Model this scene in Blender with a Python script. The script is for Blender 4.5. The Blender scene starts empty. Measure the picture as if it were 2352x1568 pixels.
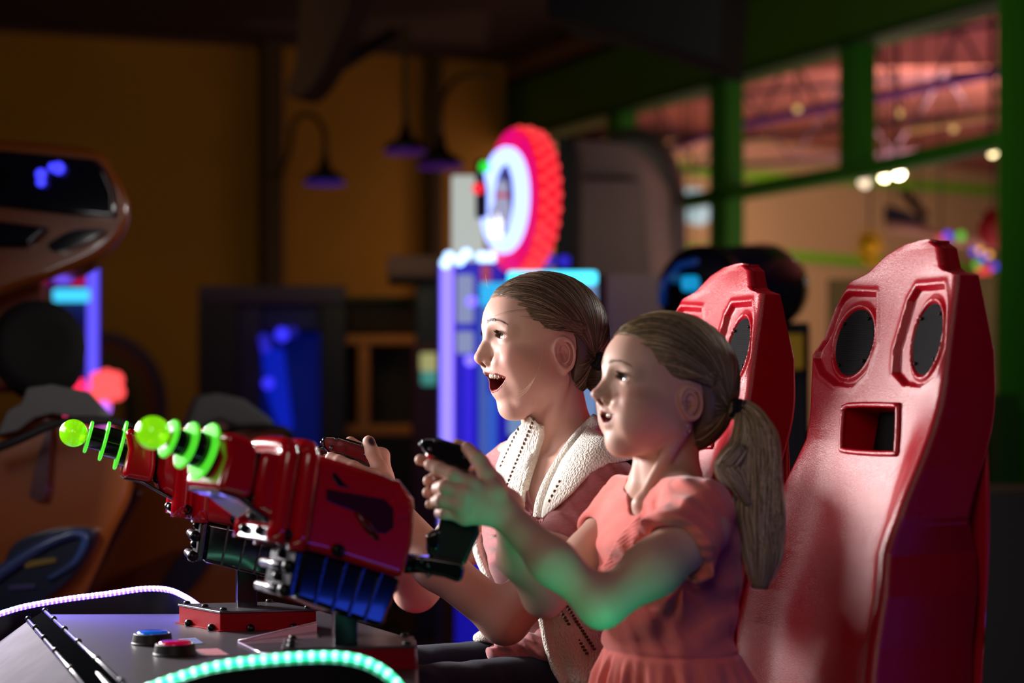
import bpy, bmesh, math, random
import numpy as np
from mathutils import Vector, Matrix

# ------------------------------------------------------------------ camera
SC = bpy.context.scene
CAMH = 1.08
FPX = 4573.0            # 70 mm lens on a 36 mm wide frame of 2352 px
HZ = 930.0              # horizon row (lens shift)
cam_d = bpy.data.cameras.new('camera'); cam = bpy.data.objects.new('camera', cam_d)
SC.collection.objects.link(cam); SC.camera = cam
cam.location = (0, 0, CAMH); cam.rotation_euler = (math.pi / 2, 0, 0)
cam_d.sensor_width = 36.0; cam_d.lens = 70.0; cam_d.shift_y = (HZ - 784.0) / 2352.0
cam_d.clip_start = 0.05; cam_d.clip_end = 200
cam_d.dof.use_dof = True; cam_d.dof.focus_distance = 2.98; cam_d.dof.aperture_fstop = 2.6

# ------------------------------------------------------------------ world and exposure
W = bpy.data.worlds.new('world'); SC.world = W; W.use_nodes = True
W.node_tree.nodes['Background'].inputs[0].default_value = (0.55, 0.42, 0.38, 1)
W.node_tree.nodes['Background'].inputs[1].default_value = 0.012
SC.view_settings.view_transform = 'Standard'; SC.view_settings.look = 'None'
SC.view_settings.exposure = 0.0; SC.view_settings.gamma = 1.0; SC.view_settings.use_curve_mapping = False
SC.cycles.use_denoising = True
SC.cycles.max_bounces = 6; SC.cycles.diffuse_bounces = 3; SC.cycles.glossy_bounces = 4
SC.cycles.transmission_bounces = 6; SC.cycles.transparent_max_bounces = 8
SC.cycles.caustics_reflective = False; SC.cycles.caustics_refractive = False
SC.cycles.sample_clamp_indirect = 4.0

def area(name, loc, target, size, power, col, size_y=None, spread=180):
    d = bpy.data.lights.new(name, 'AREA'); d.energy = power; d.color = col
    d.shape = 'RECTANGLE'; d.size = size; d.size_y = size_y or size; d.spread = math.radians(spread)
    o = bpy.data.objects.new(name, d); SC.collection.objects.link(o)
    o.location = loc; v = Vector(target) - Vector(loc)
    o.rotation_euler = v.to_track_quat('-Z', 'Y').to_euler()
    return o
def spot(name, loc, target, power, col, angle=40, blend=.5, rad=.05):
    d = bpy.data.lights.new(name, 'SPOT'); d.energy = power; d.color = col
    d.spot_size = math.radians(angle); d.spot_blend = blend; d.shadow_soft_size = rad
    o = bpy.data.objects.new(name, d); SC.collection.objects.link(o)
    o.location = loc; v = Vector(target) - Vector(loc)
    o.rotation_euler = v.to_track_quat('-Z', 'Y').to_euler()
    return o
def point(name, loc, power, col, rad=.05):
    d = bpy.data.lights.new(name, 'POINT'); d.energy = power; d.color = col; d.shadow_soft_size = rad
    o = bpy.data.objects.new(name, d); SC.collection.objects.link(o); o.location = loc
    return o

# the glow of the game's screen (front left of the players), the hall's ceiling lamps, the neon machines, an added fill and green spot
area('screen_glow', (-1.45, 2.75, 1.40), (0.15, 2.85, 1.08), 0.8, 10, (1.0, 0.93, 0.93), 0.5)
area('screen_side_lamp', (-1.22, 3.55, 1.26), (0.25, 2.85, 1.0), 0.36, 60, (1.0, 0.95, 0.94), 0.28)
area('ceiling_backlight', (2.3, 4.4, 2.1), (0.6, 2.9, 1.2), 0.30, 40, (1.0, 0.95, 0.90))
area('hall_fill', (-0.5, -0.3, 2.2), (0.1, 2.9, 1.1), 1.2, 14, (1.0, 0.78, 0.70))  # added camera-side fill that lifts the cheeks
area('blue_floor_neon', (1.15, 1.45, 0.55), (-0.1, 2.4, 0.85), 0.5, 1.6, (0.03, 0.09, 1.0), 0.22)
spot('green_arm_spot', (0.20, 2.12, 0.58), (0.05, 2.43, 0.88), 5.5, (0.03, 1.0, 0.45), 36, .8, .08)  # added spot below the frame, boosts the green on the forearms
area('wall_wash', (-2.2, 9.0, 3.2), (-1.8, 13.6, 1.6), 2.5, 8, (1.0, 0.82, 0.40))
area('beam_wash', (-0.6, 8.4, 2.0), (1.0, 11.5, 3.1), 0.6, 2.0, (0.95, 1.0, 0.4))
area('party_room_lamp', (3.2, 13.0, 2.7), (3.4, 17.0, 1.6), 1.8, 90, (1.0, 0.82, 0.66))
area('party_room_up', (3.4, 12.4, 0.6), (2.8, 13.8, 3.4), 5.0, 70, (1.0, 0.62, 0.58))
area('party_room_violet', (3.6, 11.0, 2.2), (3.2, 11.6, 3.4), 0.6, 3, (0.6, 0.25, 1.0))
area('post_wash', (1.4, 6.6, 2.6), (2.3, 8.7, 1.8), 0.5, 7, (1.0, 1.0, 0.8))


# ------------------------------------------------------------------ placing helpers
def ray(px, py): return Vector(((px - 1176.0) / FPX, 1.0, (HZ - py) / FPX))
def P(px, py, D):
    r = ray(px, py); return Vector((r.x * D, D, CAMH + r.z * D))
def on(px, py, p0, n):
    """point where the sight line through a pixel meets the plane (p0, n)"""
    r = ray(px, py); o = Vector((0, 0, CAMH)); n = Vector(n)
    t = (Vector(p0) - o).dot(n) / r.dot(n)
    return o + r * t
TH = math.radians(24.0)
FW = Vector((-math.cos(TH), -math.sin(TH), 0))      # towards the game's screen
SD = Vector((math.sin(TH), -math.cos(TH), 0))       # from the far seat to the near seat
UP = Vector((0, 0, 1))

def lin(c):
    out = []
    for v in c[:3]:
        v = v / 255.0
        out.append(v / 12.92 if v <= 0.04045 else ((v + 0.055) / 1.055) ** 2.4)
    return tuple(out) + (1.0,)

MATS = {}
def mat(name, col, rough=.5, metal=0.0, emit=None, es=0.0, bump=0.0, bscale=60, coat=0.0, spec=.5, trans=0.0, ior=1.45,
        alpha=1.0, sss=0.0, vcol=False, mottle=0.0, mscale=8, col2=None, stripes=None):
    if name in MATS: return MATS[name]
    m = bpy.data.materials.new(name); m.use_nodes = True
    nt = m.node_tree; b = nt.nodes['Principled BSDF']; L = nt.links
    c = lin(col)
    b.inputs['Base Color'].default_value = c
    b.inputs['Roughness'].default_value = rough; b.inputs['Metallic'].default_value = metal
    b.inputs['Specular IOR Level'].default_value = spec; b.inputs['IOR'].default_value = ior
    b.inputs['Coat Weight'].default_value = coat; b.inputs['Coat Roughness'].default_value = .06
    b.inputs['Transmission Weight'].default_value = trans; b.inputs['Alpha'].default_value = alpha
    if emit is not None:
        b.inputs['Emission Color'].default_value = lin(emit); b.inputs['Emission Strength'].default_value = es
    if sss:
        b.inputs['Subsurface Weight'].default_value = sss
        b.inputs['Subsurface Radius'].default_value = (1.0, .35, .2); b.inputs['Subsurface Scale'].default_value = .006
    tc = nt.nodes.new('ShaderNodeTexCoord')
    if bump:
        n = nt.nodes.new('ShaderNodeTexNoise'); n.inputs['Scale'].default_value = bscale; n.inputs['Detail'].default_value = 2
        bp = nt.nodes.new('ShaderNodeBump'); bp.inputs['Strength'].default_value = bump; bp.inputs['Distance'].default_value = .002
        L.new(tc.outputs['Object'], n.inputs['Vector']); L.new(n.outputs['Fac'], bp.inputs['Height']); L.new(bp.outputs[0], b.inputs['Normal'])
    src = None
    if vcol:
        a = nt.nodes.new('ShaderNodeAttribute'); a.attribute_name = 'col'; src = a.outputs['Color']
        L.new(src, b.inputs['Base Color'])
    if mottle:
        n = nt.nodes.new('ShaderNodeTexNoise'); n.inputs['Scale'].default_value = mscale; n.inputs['Detail'].default_value = 4
        mx = nt.nodes.new('ShaderNodeMix'); mx.data_type = 'RGBA'
        L.new(tc.outputs['Object'], n.inputs['Vector'])
        mr = nt.nodes.new('ShaderNodeMapRange'); mr.inputs[1].default_value = .35; mr.inputs[2].default_value = .65
        mr.inputs[3].default_value = 0; mr.inputs[4].default_value = mottle
        L.new(n.outputs['Fac'], mr.inputs[0]); L.new(mr.outputs[0], mx.inputs[0])
        if src: L.new(src, mx.inputs[6])
        else: mx.inputs[6].default_value = c
        mx.inputs[7].default_value = lin(col2) if col2 else tuple(x * .55 for x in c[:3]) + (1,)
        L.new(mx.outputs[2], b.inputs['Base Color'])
    MATS[name] = m
    return m
def glow(name, col, s, base=(20, 20, 20)): return mat(name, base, .4, emit=col, es=s)

def tag(o, label=None, cat=None, group=None, kind=None):
    if label: o['label'] = label
    if cat: o['category'] = cat
    if group: o['group'] = group
    if kind: o['kind'] = kind
    return o
def link(o): SC.collection.objects.link(o)
def empty(name, loc, label=None, cat=None, group=None):
    o = bpy.data.objects.new(name, None); link(o); o.location = Vector(loc); o.empty_display_size = .05
    return tag(o, label, cat, group)
def setparent(o, parent):
    if parent is not None:
        o.parent = parent
        w = Matrix.Translation(parent.location) if parent.type == 'EMPTY' else Matrix.Identity(4)
        o.matrix_parent_inverse = w.inverted()
def mesh_obj(name, verts, faces, m, parent=None, smooth=False, bevel=0, seg=2, sub=0, col=None, angle=None, solid=0):
    me = bpy.data.meshes.new(name)
    if isinstance(verts, np.ndarray):
        nv = len(verts); fa = np.asarray(faces)
        me.vertices.add(nv); me.vertices.foreach_set('co', verts.astype(np.float32).ravel())
        k = fa.shape[1]
        me.loops.add(fa.size); me.loops.foreach_set('vertex_index', fa.astype(np.int32).ravel())
        me.polygons.add(len(fa)); me.polygons.foreach_set('loop_start', (np.arange(len(fa)) * k).astype(np.int32))
        me.update(calc_edges=True); me.validate()
    else:
        me.from_pydata([tuple(v) for v in verts], [], [list(f) for f in faces]); me.update()
    if col is not None:
        a = me.color_attributes.new('col', 'FLOAT_COLOR', 'POINT')
        cc = np.ones((len(me.vertices), 4), np.float32); cc[:, :3] = np.asarray(col)[:, :3]
        a.data.foreach_set('color', cc.ravel())
    o = bpy.data.objects.new(name, me); link(o)
    if m is not None:
        for mm in (m if isinstance(m, (list, tuple)) else [m]): me.materials.append(mm)
    if smooth: me.polygons.foreach_set('use_smooth', [True] * len(me.polygons))
    if solid:
        s = o.modifiers.new('s', 'SOLIDIFY'); s.thickness = solid; s.offset = 0
    if bevel:
        b = o.modifiers.new('b', 'BEVEL'); b.width = bevel; b.segments = seg; b.limit_method = 'ANGLE'; b.angle_limit = math.radians(35)
        b.harden_normals = False
        me.polygons.foreach_set('use_smooth', [True] * len(me.polygons))
        w = o.modifiers.new('w', 'WEIGHTED_NORMAL'); w.keep_sharp = True
    if sub:
        s = o.modifiers.new('u', 'SUBSURF'); s.levels = sub; s.render_levels = sub
    setparent(o, parent)
    return o

class MB:
    """collects shapes into one mesh"""
    def __init__(s): s.v = []; s.f = []; s.mi = []; s.cur = 0
    def add(s, vs, fs):
        k = len(s.v); s.v += [Vector(v) for v in vs]; s.f += [[i + k for i in f] for f in fs]; s.mi += [s.cur] * len(fs); return s
    def box(s, c, ax, size):
        """centre, (x,y,z) axes, full sizes"""
        c = Vector(c); hx, hy, hz = [Vector(a) * (d / 2) for a, d in zip(ax, size)]
        vs = [c + hx * i + hy * j + hz * k for k in (-1, 1) for j in (-1, 1) for i in (-1, 1)]
        s.add(vs, [(0, 2, 3, 1), (4, 5, 7, 6), (0, 1, 5, 4), (2, 6, 7, 3), (0, 4, 6, 2), (1, 3, 7, 5)]); return s
    def prism(s, pts, ext):
        n = len(pts); ext = Vector(ext); pts = [Vector(p) for p in pts]
        nrm = Vector((0, 0, 0))
        for i in range(n): nrm += pts[i].cross(pts[(i + 1) % n])
        if nrm.dot(ext) > 0: pts = pts[::-1]
        vs = pts + [p + ext for p in pts]
        fs = [list(range(n)), list(range(2 * n - 1, n - 1, -1))] + [(i, i + n, (i + 1) % n + n, (i + 1) % n) for i in range(n)]
        s.add(vs, fs); return s
    def tube(s, path, r, n=8, cap=True, rf=None):
        path = [Vector(p) for p in path]; rings = []; prev = None
        for i, p in enumerate(path):
            t = (path[min(i + 1, len(path) - 1)] - path[max(i - 1, 0)])
            t = t.normalized() if t.length > 1e-9 else Vector((0, 0, 1))
            if prev is None:
                a = t.cross(Vector((0, 0, 1)));
                if a.length < .1: a = t.cross(Vector((1, 0, 0)))
            else: a = prev - t * prev.dot(t)
            a.normalize(); prev = a; b = t.cross(a)
            rr = rf(i / (len(path) - 1)) * r if rf else (r[i] if isinstance(r, (list, tuple)) else r)
            rings.append([p + (a * math.cos(2 * math.pi * k / n) + b * math.sin(2 * math.pi * k / n)) * rr for k in range(n)])
        vs = [v for rg in rings for v in rg]
        fs = [(i * n + k, i * n + (k + 1) % n, (i + 1) * n + (k + 1) % n, (i + 1) * n + k) for i in range(len(path) - 1) for k in range(n)]
        if cap: fs += [list(range(n - 1, -1, -1)), [(len(path) - 1) * n + k for k in range(n)]]
        s.add(vs, fs); return s
    def lathe(s, prof, o, axis, n=32, sx=1.0, xdir=None):
        """prof = [(along, radius)...] round axis at o"""
        o = Vector(o); ax = Vector(axis).normalized()
        a = Vector(xdir) if xdir else ax.cross(UP)
        if a.length < .05: a = ax.cross(Vector((1, 0, 0)))
        a = (a - ax * a.dot(ax)).normalized(); b = ax.cross(a)
        vs = []
        for (h, r) in prof:
            for k in range(n):
                t = 2 * math.pi * k / n
                vs.append(o + ax * h + (a * math.cos(t) * sx + b * math.sin(t)) * r)
        m = len(prof)
        fs = [(i * n + k, i * n + (k + 1) % n, (i + 1) * n + (k + 1) % n, (i + 1) * n + k) for i in range(m - 1) for k in range(n)]
        if prof[0][1] > 1e-6: fs.append(list(range(n - 1, -1, -1)))
        if prof[-1][1] > 1e-6: fs.append([(m - 1) * n + k for k in range(n)])
        s.add(vs, fs); return s
    def ball(s, c, r, n=20, ax=None, rad=(1, 1, 1)):
        c = Vector(c); X, Y, Z = [Vector(a) for a in (ax or ((1, 0, 0), (0, 1, 0), (0, 0, 1)))]
        m = n // 2; vs = []
        for i in range(1, m):
            th = math.pi * i / m
            for k in range(n):
                ph = 2 * math.pi * k / n
                vs.append(c + (X * (math.sin(th) * math.cos(ph) * rad[0]) + Y * (math.sin(th) * math.sin(ph) * rad[1]) + Z * (math.cos(th) * rad[2])) * r)
        fs = [(i * n + k, (i + 1) * n + k, (i + 1) * n + (k + 1) % n, i * n + (k + 1) % n) for i in range(m - 2) for k in range(n)]
        t = len(vs); vs += [c + Z * r * rad[2], c - Z * r * rad[2]]
        fs += [(t, k, (k + 1) % n) for k in range(n)] + [(t + 1, (m - 2) * n + (k + 1) % n, (m - 2) * n + k) for k in range(n)]
        s.add(vs, fs); return s
    def build(s, name, m, parent=None, **kw):
        o = mesh_obj(name, s.v, s.f, m, parent, **kw)
        if max(s.mi or [0]) > 0: o.data.polygons.foreach_set('material_index', s.mi)
        return o

class MS(MB):
    """like MB, but every shape becomes an object of its own"""
    def __init__(s): super().__init__(); s.q = []
    def add(s, vs, fs): s.q.append((vs, fs)); return s
    def build(s, name, m, parent=None, **kw):
        return [mesh_obj(name, vs, fs, m, parent, **kw) for vs, fs in s.q]
def copy_tree(o, parent=None):
    c = o.copy(); link(c)
    if parent is not None:
        mi = o.matrix_parent_inverse.copy(); c.parent = parent; c.matrix_parent_inverse = mi
    for ch in [x for x in bpy.data.objects if x.parent == o]: copy_tree(ch, c)
    return c
def spline(pts, n=8):
    """Catmull-Rom through pts"""
    pts = [Vector(p) for p in pts]; out = []
    q = [pts[0] * 2 - pts[1]] + pts + [pts[-1] * 2 - pts[-2]]
    for i in range(1, len(q) - 2):
        for k in range(n):
            t = k / n; a, b, c, d = q[i - 1], q[i], q[i + 1], q[i + 2]
            out.append(.5 * ((2 * b) + (c - a) * t + (2 * a - 5 * b + 4 * c - d) * t * t + (3 * b - a - 3 * c + d) * t ** 3))
    out.append(pts[-1]); return out
def struct(o): o['kind'] = 'structure'; return o

# ------------------------------------------------------------------ smooth-surface modelling (distance fields -> mesh)
def A(v): return np.array(v, np.float32)
def smin(a, b, k):
    h = np.maximum(k - np.abs(a - b), 0) / k
    return np.minimum(a, b) - h * h * k * .25
def smax(a, b, k): return -smin(-a, -b, k)
def s_rc(p, a, b, r1, r2):
    a = A(a); b = A(b); d = b - a; L2 = float((d * d).sum()) + 1e-12
    t = np.clip(((p - a) @ d) / L2, 0, 1)
    q = p - a - t[:, None] * d
    return np.sqrt((q * q).sum(1)) - (r1 + (r2 - r1) * t)
def s_ell(p, c, r, R=None):
    q = p - A(c)
    if R is not None: q = q @ R
    r = A(r); k0 = np.sqrt(((q / r) ** 2).sum(1)); k1 = np.sqrt(((q / (r * r)) ** 2).sum(1)) + 1e-9
    return k0 * (k0 - 1) / k1
def s_poly2(x, z, poly):
    """signed distance to a 2-D polygon, negative inside"""
    n = len(poly); d = np.full(x.shape, 1e9, np.float32); s = np.ones(x.shape, np.float32)
    for i in range(n):
        ax, az = poly[i]; bx, bz = poly[i - 1]
        ex, ez = bx - ax, bz - az; wx, wz = x - ax, z - az
        t = np.clip((wx * ex + wz * ez) / (ex * ex + ez * ez + 1e-12), 0, 1)
        dx, dz = wx - ex * t, wz - ez * t; d = np.minimum(d, dx * dx + dz * dz)
        c1 = z >= az; c2 = z < bz; c3 = ex * wz > ez * wx
        flip = (c1 & c2 & c3) | (~c1 & ~c2 & ~c3)
        s = np.where(flip, -s, s)
    return s * np.sqrt(d)
def rotm(ax, deg):
    return np.array(Matrix.Rotation(math.radians(deg), 3, ax), np.float32)
def evalf(f, p, ch=120000):
    if len(p) <= ch: return f(p).astype(np.float32)
    return np.concatenate([f(p[i:i + ch]).astype(np.float32) for i in range(0, len(p), ch)])
def surf(f, lo, hi, h, newton=2, keep=None):
    """surface-nets mesh of f=0 in the box lo..hi with cells of h"""
    B = 8; lo = A(lo); hi = A(hi)
    nb = np.maximum(1, np.ceil((hi - lo) / (h * B)).astype(int)); N = nb * B + 1
    gi = np.stack(np.meshgrid(*[np.arange(k) for k in nb], indexing='ij'), -1).reshape(-1, 3)
    cen = lo + (gi + .5) * (h * B)
    dc = evalf(f, cen.astype(np.float32))
    F = np.where(dc < 0, -1.0, 1.0).astype(np.float32).reshape(nb)
    fld = np.ones(N, np.float32)
    fld[:-1, :-1, :-1] = np.repeat(np.repeat(np.repeat(F, B, 0), B, 1), B, 2)
    act = np.abs(dc) < h * B * .87 * 1.5
    off = np.stack(np.meshgrid(*[np.arange(B + 1)] * 3, indexing='ij'), -1).reshape(-1, 3)
    ga = gi[act]
    for i in range(0, len(ga), 160):
        g = ga[i:i + 160]; idx = (g[:, None, :] * B + off[None]).reshape(-1, 3)
        v = evalf(f, (lo + idx * h).astype(np.float32))
        fld[idx[:, 0], idx[:, 1], idx[:, 2]] = v
    s = fld < 0
    cnt = np.zeros(N - 1, np.uint8)
    for dx in (0, 1):
        for dy in (0, 1):
            for dz in (0, 1):
                cnt += s[dx:N[0] - 1 + dx, dy:N[1] - 1 + dy, dz:N[2] - 1 + dz]
    ac = (cnt > 0) & (cnt < 8)
    ci = np.argwhere(ac); vid = np.full(N - 1, -1, np.int32); vid[ac] = np.arange(len(ci))
    acc = np.zeros((len(ci), 3)); wn = np.zeros(len(ci))
    cor = [(0, 0, 0), (1, 0, 0), (0, 1, 0), (1, 1, 0), (0, 0, 1), (1, 0, 1), (0, 1, 1), (1, 1, 1)]
    val = [fld[ci[:, 0] + c[0], ci[:, 1] + c[1], ci[:, 2] + c[2]] for c in cor]
    for a, b in [(0, 1), (2, 3), (4, 5), (6, 7), (0, 2), (1, 3), (4, 6), (5, 7), (0, 4), (1, 5), (2, 6), (3, 7)]:
        m = (val[a] < 0) != (val[b] < 0)
        t = val[a] / (val[a] - val[b] + 1e-12 * (val[a] == val[b])); t = np.clip(t, 0, 1)
        pa, pb = np.array(cor[a]), np.array(cor[b])
        acc += np.where(m[:, None], pa + t[:, None] * (pb - pa), 0); wn += m
    V = (lo + (ci + acc / np.maximum(wn, 1)[:, None]) * h).astype(np.float32)
    Q = []
    for ax in range(3):
        sl0 = [slice(None)] * 3; sl1 = [slice(None)] * 3
        sl0[ax] = slice(0, -1); sl1[ax] = slice(1, None)
        e = s[tuple(sl0)] != s[tuple(sl1)]
        ii = np.argwhere(e); o1, o2 = [(1, 2), (2, 0), (0, 1)][ax]
        ok = (ii[:, o1] > 0) & (ii[:, o2] > 0) & (ii[:, o1] < N[o1] - 1) & (ii[:, o2] < N[o2] - 1)
        ii = ii[ok]; ins = s[ii[:, 0], ii[:, 1], ii[:, 2]]
        def g(d1, d2):
            j = ii.copy(); j[:, o1] -= d1; j[:, o2] -= d2; return vid[j[:, 0], j[:, 1], j[:, 2]]
        q = np.stack([g(1, 1), g(0, 1), g(0, 0), g(1, 0)], 1)
        q = np.where(ins[:, None], q, q[:, ::-1]); Q.append(q)
    Q = np.concatenate(Q); Q = Q[(Q >= 0).all(1)]
    for _ in range(newton):
        e = h * .3; f0 = evalf(f, V)
        G = np.stack([evalf(f, V + A([e, 0, 0])) - f0, evalf(f, V + A([0, e, 0])) - f0, evalf(f, V + A([0, 0, e])) - f0], 1) / e
        g2 = (G * G).sum(1) + 1e-3
        st = -(f0 / g2)[:, None] * G
        ln = np.sqrt((st * st).sum(1)) + 1e-12; st *= np.minimum(1, h * .7 / ln)[:, None]
        V = V + st.astype(np.float32)
    if keep is not None:
        k = keep(V[Q].mean(1)); Q = Q[k]
        u, inv = np.unique(Q, return_inverse=True); V = V[u]; Q = inv.reshape(Q.shape)
    return V, Q
def merge(parts):
    vs = []; fs = []; k = 0
    for v, f in parts: vs.append(v); fs.append(f + k); k += len(v)
    return np.concatenate(vs), np.concatenate(fs)

# ------------------------------------------------------------------ the hall
C0 = Vector((-.05, 14.0, 0)); AX = Vector((math.cos(TH), math.sin(TH), 0)); BX = Vector((math.sin(TH), -math.cos(TH), 0))
NB = Vector((math.sin(TH), -math.cos(TH), 0))      # the back wall faces this way
NG = Vector((-math.cos(TH), -math.sin(TH), 0))     # the green wall faces this way
def WB(px, py, off=0.0): return on(px, py, C0 + NB * off, NB)
def WG(px, py, off=0.0): return on(px, py, C0 + NG * off, NG)
OCH = mat('ochre_paint', (196, 134, 34), .8, mottle=.25, mscale=1.2)
DKB = mat('dark_steel', (30, 20, 18), .6)
MARO = mat('maroon_steel', (48, 12, 12), .7)
GRN = mat('green_paint', (52, 132, 22), .5)
GRND = mat('dark_green_paint', (30, 78, 26), .6)
CEIL = 3.48
mb = MB(); mb.box((0, 10, -.05), ((1, 0, 0), (0, 1, 0), UP), (22, 30, .1)); struct(mb.build('floor', mat('arcade_carpet', (34, 26, 40), .9, mottle=.8, mscale=5, col2=(70, 30, 60))))
mb = MB(); a, b = C0 - AX * 9.0, C0 + AX * .0; mb.prism([a, b, b + UP * CEIL, a + UP * CEIL], -NB * .2); struct(mb.build('wall_back', OCH))
mb = MB(); q = [C0 - AX * 9, C0, C0 + BX * 15, C0 + BX * 15 - AX * 9]; mb.prism([v + UP * CEIL for v in q], UP * .1); struct(mb.build('ceiling', mat('ceiling_board', (78, 56, 50), .9, mottle=.5, mscale=9)))
# wall-top fascia and the dark cornice beam
def strip(name, pts, w, m, nrm, kind='structure'):
    mb = MB(); mb.prism(pts, nrm * w); o = mb.build(name, m)
    if kind: o['kind'] = kind
    return o
strip('trim_1', [WB(-60, 34), WB(1135, 122), WB(1135, 138), WB(-60, 58)], .14, DKB, NB)
strip('trim_2', [WB(-60, 58), WB(640, 104), WB(640, 112), WB(-60, 70)], .08, mat('brown_fascia', (92, 52, 44), .7), NB)
for k, px in enumerate((392, 1000)):
    strip('trim_%d' % (3 + k), [WB(px, -30), WB(px + 26, -30), WB(px + 26, 70), WB(px, 66)] if k == 0 else [WB(978, 130), WB(1002, 132), WB(1006, 900), WB(982, 900)], .12, DKB if k == 0 else mat('olive_dark_paint', (84, 62, 26), .7), NB)
strip('column_dark', [WB(592, 100), WB(634, 104), WB(634, 1000), WB(592, 1000)], .16, mat('olive_dark_paint', (84, 62, 26), .7), NB)
# ceiling lights panel area: acoustic ceiling tiles region
strip('ceiling_panel', [P(700, -60, 11.2), P(1130, -60, 11.2), P(1120, 108, 13.2), P(560, 60, 12.6)], .04, mat('speckled_ceiling_tile', (120, 100, 92), .9, mottle=.8, mscale=40, col2=(60, 48, 44)), UP)
# haunched maroon rafter and its brace
def rafter(name, pts, D, th, m, lab):
    mb = MB(); mb.prism([P(x, y, D) for x, y in pts], Vector((.35, 1, 0)).normalized() * th); o = mb.build(name, m, bevel=.01); tag(o, lab, 'beam'); return o
rafter('haunched_rafter', [(690, -60), (818, -60), (800, 30), (742, 160), (716, 200), (690, 222), (660, 222), (656, 205), (676, 150), (684, 60)], 9.5, .22, MARO, 'dark maroon steel rafter tapering down from the ceiling')
mb = MB(); mb.tube([P(716, 196, 9.7), P(800, 140, 9.9), P(905, 78, 10.3)], .035, 8); tag(mb.build('rafter_brace', DKB, smooth=True), 'thin dark brace rising from the maroon rafter to the ceiling', 'beam')
# green glazed partition on the right
strip('wall_green', [WG(1160, 204), WG(1450, 98), WG(1700, 7), WG(1960, -88), WG(2400, -249), WG(2400, -54), WG(2290, -14), WG(1973, 80), WG(1670, 170), WG(1160, 321)], .30, mat('olive_green_paint', (74, 112, 24), .55), -NG)
strip('trim_5', [WG(1130, 196), WG(1160, 186), WG(1450, 80), WG(1700, -12), WG(1700, 7), WG(1450, 98), WG(1160, 204), WG(1135, 208)], .34, DKB, -NG)
strip('wall_upper_right', [WG(1124, 200), WG(1120, -120), WG(1700, -120), WG(1700, -12), WG(1450, 80), WG(1160, 186)], .2, mat('brown_drywall', (132, 84, 48), .8), -NG)
WFR = []
def bar(name, pts, m, th=.10, off=0.0):
    mb = MB(); mb.prism([WG(x, y, off) for x, y in pts], -NG * th); o = struct(mb.build(name, m, bevel=.008)); return o
bar('window_frame', [(1540, 452), (1690, 424), (2000, 368), (2292, 300), (2292, 338), (2000, 402), (1690, 456), (1540, 480)], GRN, .10)
bar('trim_6', [(1160, 318), (1670, 167), (1973, 77), (2300, -20), (2300, -4), (1973, 93), (1670, 183), (1160, 332)], GRND, .14, .04)
bar('column_1', [(1160, 200), (1196, 190), (1196, 330), (1160, 330)], GRND, .12, .02)
for i, (x0, x1, y0, y1) in enumerate(((1392, 1424, 240, 600), (1628, 1668, 170, 780), (1926, 1968, 80, 392))):
    bar('column_%d' % (i + 2), [(x0, y0), (x1, y0), (x1, y1), (x0, y1)], GRN, .12)
mb = MB(); c = WG(2330, 900); mb.prism([P(2290, -60, 8.7), P(2342, -60, 8.9), P(2342, 1500, 8.9), P(2290, 1500, 8.7)], Vector((.9, .4, 0)) * .25); mb.prism([P(2346, -60, 8.95), P(2420, -60, 9.2), P(2420, 1500, 9.2), P(2346, 1500, 8.95)], Vector((.9, .4, 0)) * .2)
struct(mb.build('column_5', GRN, bevel=.01))
mb = MB(); mb.prism([P(2268, 905, 8.8), P(2300, 905, 8.6), P(2300, 1500, 8.6), P(2268, 1500, 8.8)], Vector((.9, .4, 0)) * .1); struct(mb.build('trim_7', GRND))
# sill wall below the glazing
mb = MB(); mb.prism([C0 + BX * 1.2, C0 + BX * 14, C0 + BX * 14 + UP * .95, C0 + BX * 1.2 + UP * .95], -NG * .15); struct(mb.build('wall_sill', mat('dark_wainscot', (40, 34, 34), .7)))
# dark duct that crosses under the ceiling
mb = MB(); mb.prism([P(1248, -80, 8.0), P(1668, -80, 8.0), P(1652, 146, 8.0), P(1410, 66, 8.0), P(1256, 40, 8.0)], Vector((.3, 1, 0)) * .5); tag(mb.build('air_duct', mat('black_duct', (10, 9, 10), .8), bevel=.01), 'black boxed air duct hanging under the ceiling before the green beam', 'duct')

# ------------------------------------------------------------------ party room seen through the glazing
WPN = Vector((.707, -.707, 0)); W0 = P(1560, 600, 16.0)
def WP(px, py, off=0.0): return on(px, py, W0 + WPN * off, WPN)
mb = MB(); mb.prism([WP(1180, 1300), WP(2480, 1300), WP(2480, 300), WP(1180, 330)], -WPN * .1); struct(mb.build('wall_far', mat('beige_paint', (205, 165, 120), .8, mottle=.2, mscale=1)))
LIME = mat('lime_paint', (120, 190, 20), .6)
bar_ = lambda nm, pts, m: (lambda o: o.__setitem__('kind', 'structure'))(MB().prism([WP(x, y, .02) for x, y in pts], WPN * .03).build(nm, m))
bar_('trim_8', [(1200, 556), (1670, 564), (1980, 590), (2400, 618), (2400, 640), (1980, 612), (1670, 586), (1200, 575)], LIME)
bar_('trim_9', [(1530, 372), (1680, 392), (2000, 408), (2400, 436), (2400, 458), (2000, 428), (1680, 412), (1530, 392)], LIME)
bar_('trim_10', [(1400, 322), (1680, 334), (1980, 352), (2400, 372), (2400, 392), (1980, 372), (1680, 356), (1400, 340)], mat('pink_cornice', (225, 160, 140), .7))
mb = MB(); zc = 3.32; mb.prism([Vector((-.0, 14.05, zc)), Vector((6.6, 1.5, zc)), Vector((11, 10, zc)), Vector((9, 24, zc)), Vector((1.2, 24, zc))], UP * .1); struct(mb.build('ceiling_party_room', mat('pink_ceiling', (205, 120, 110), .8)))
JM = mat('joist_grey', (96, 66, 84), .6)
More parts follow.
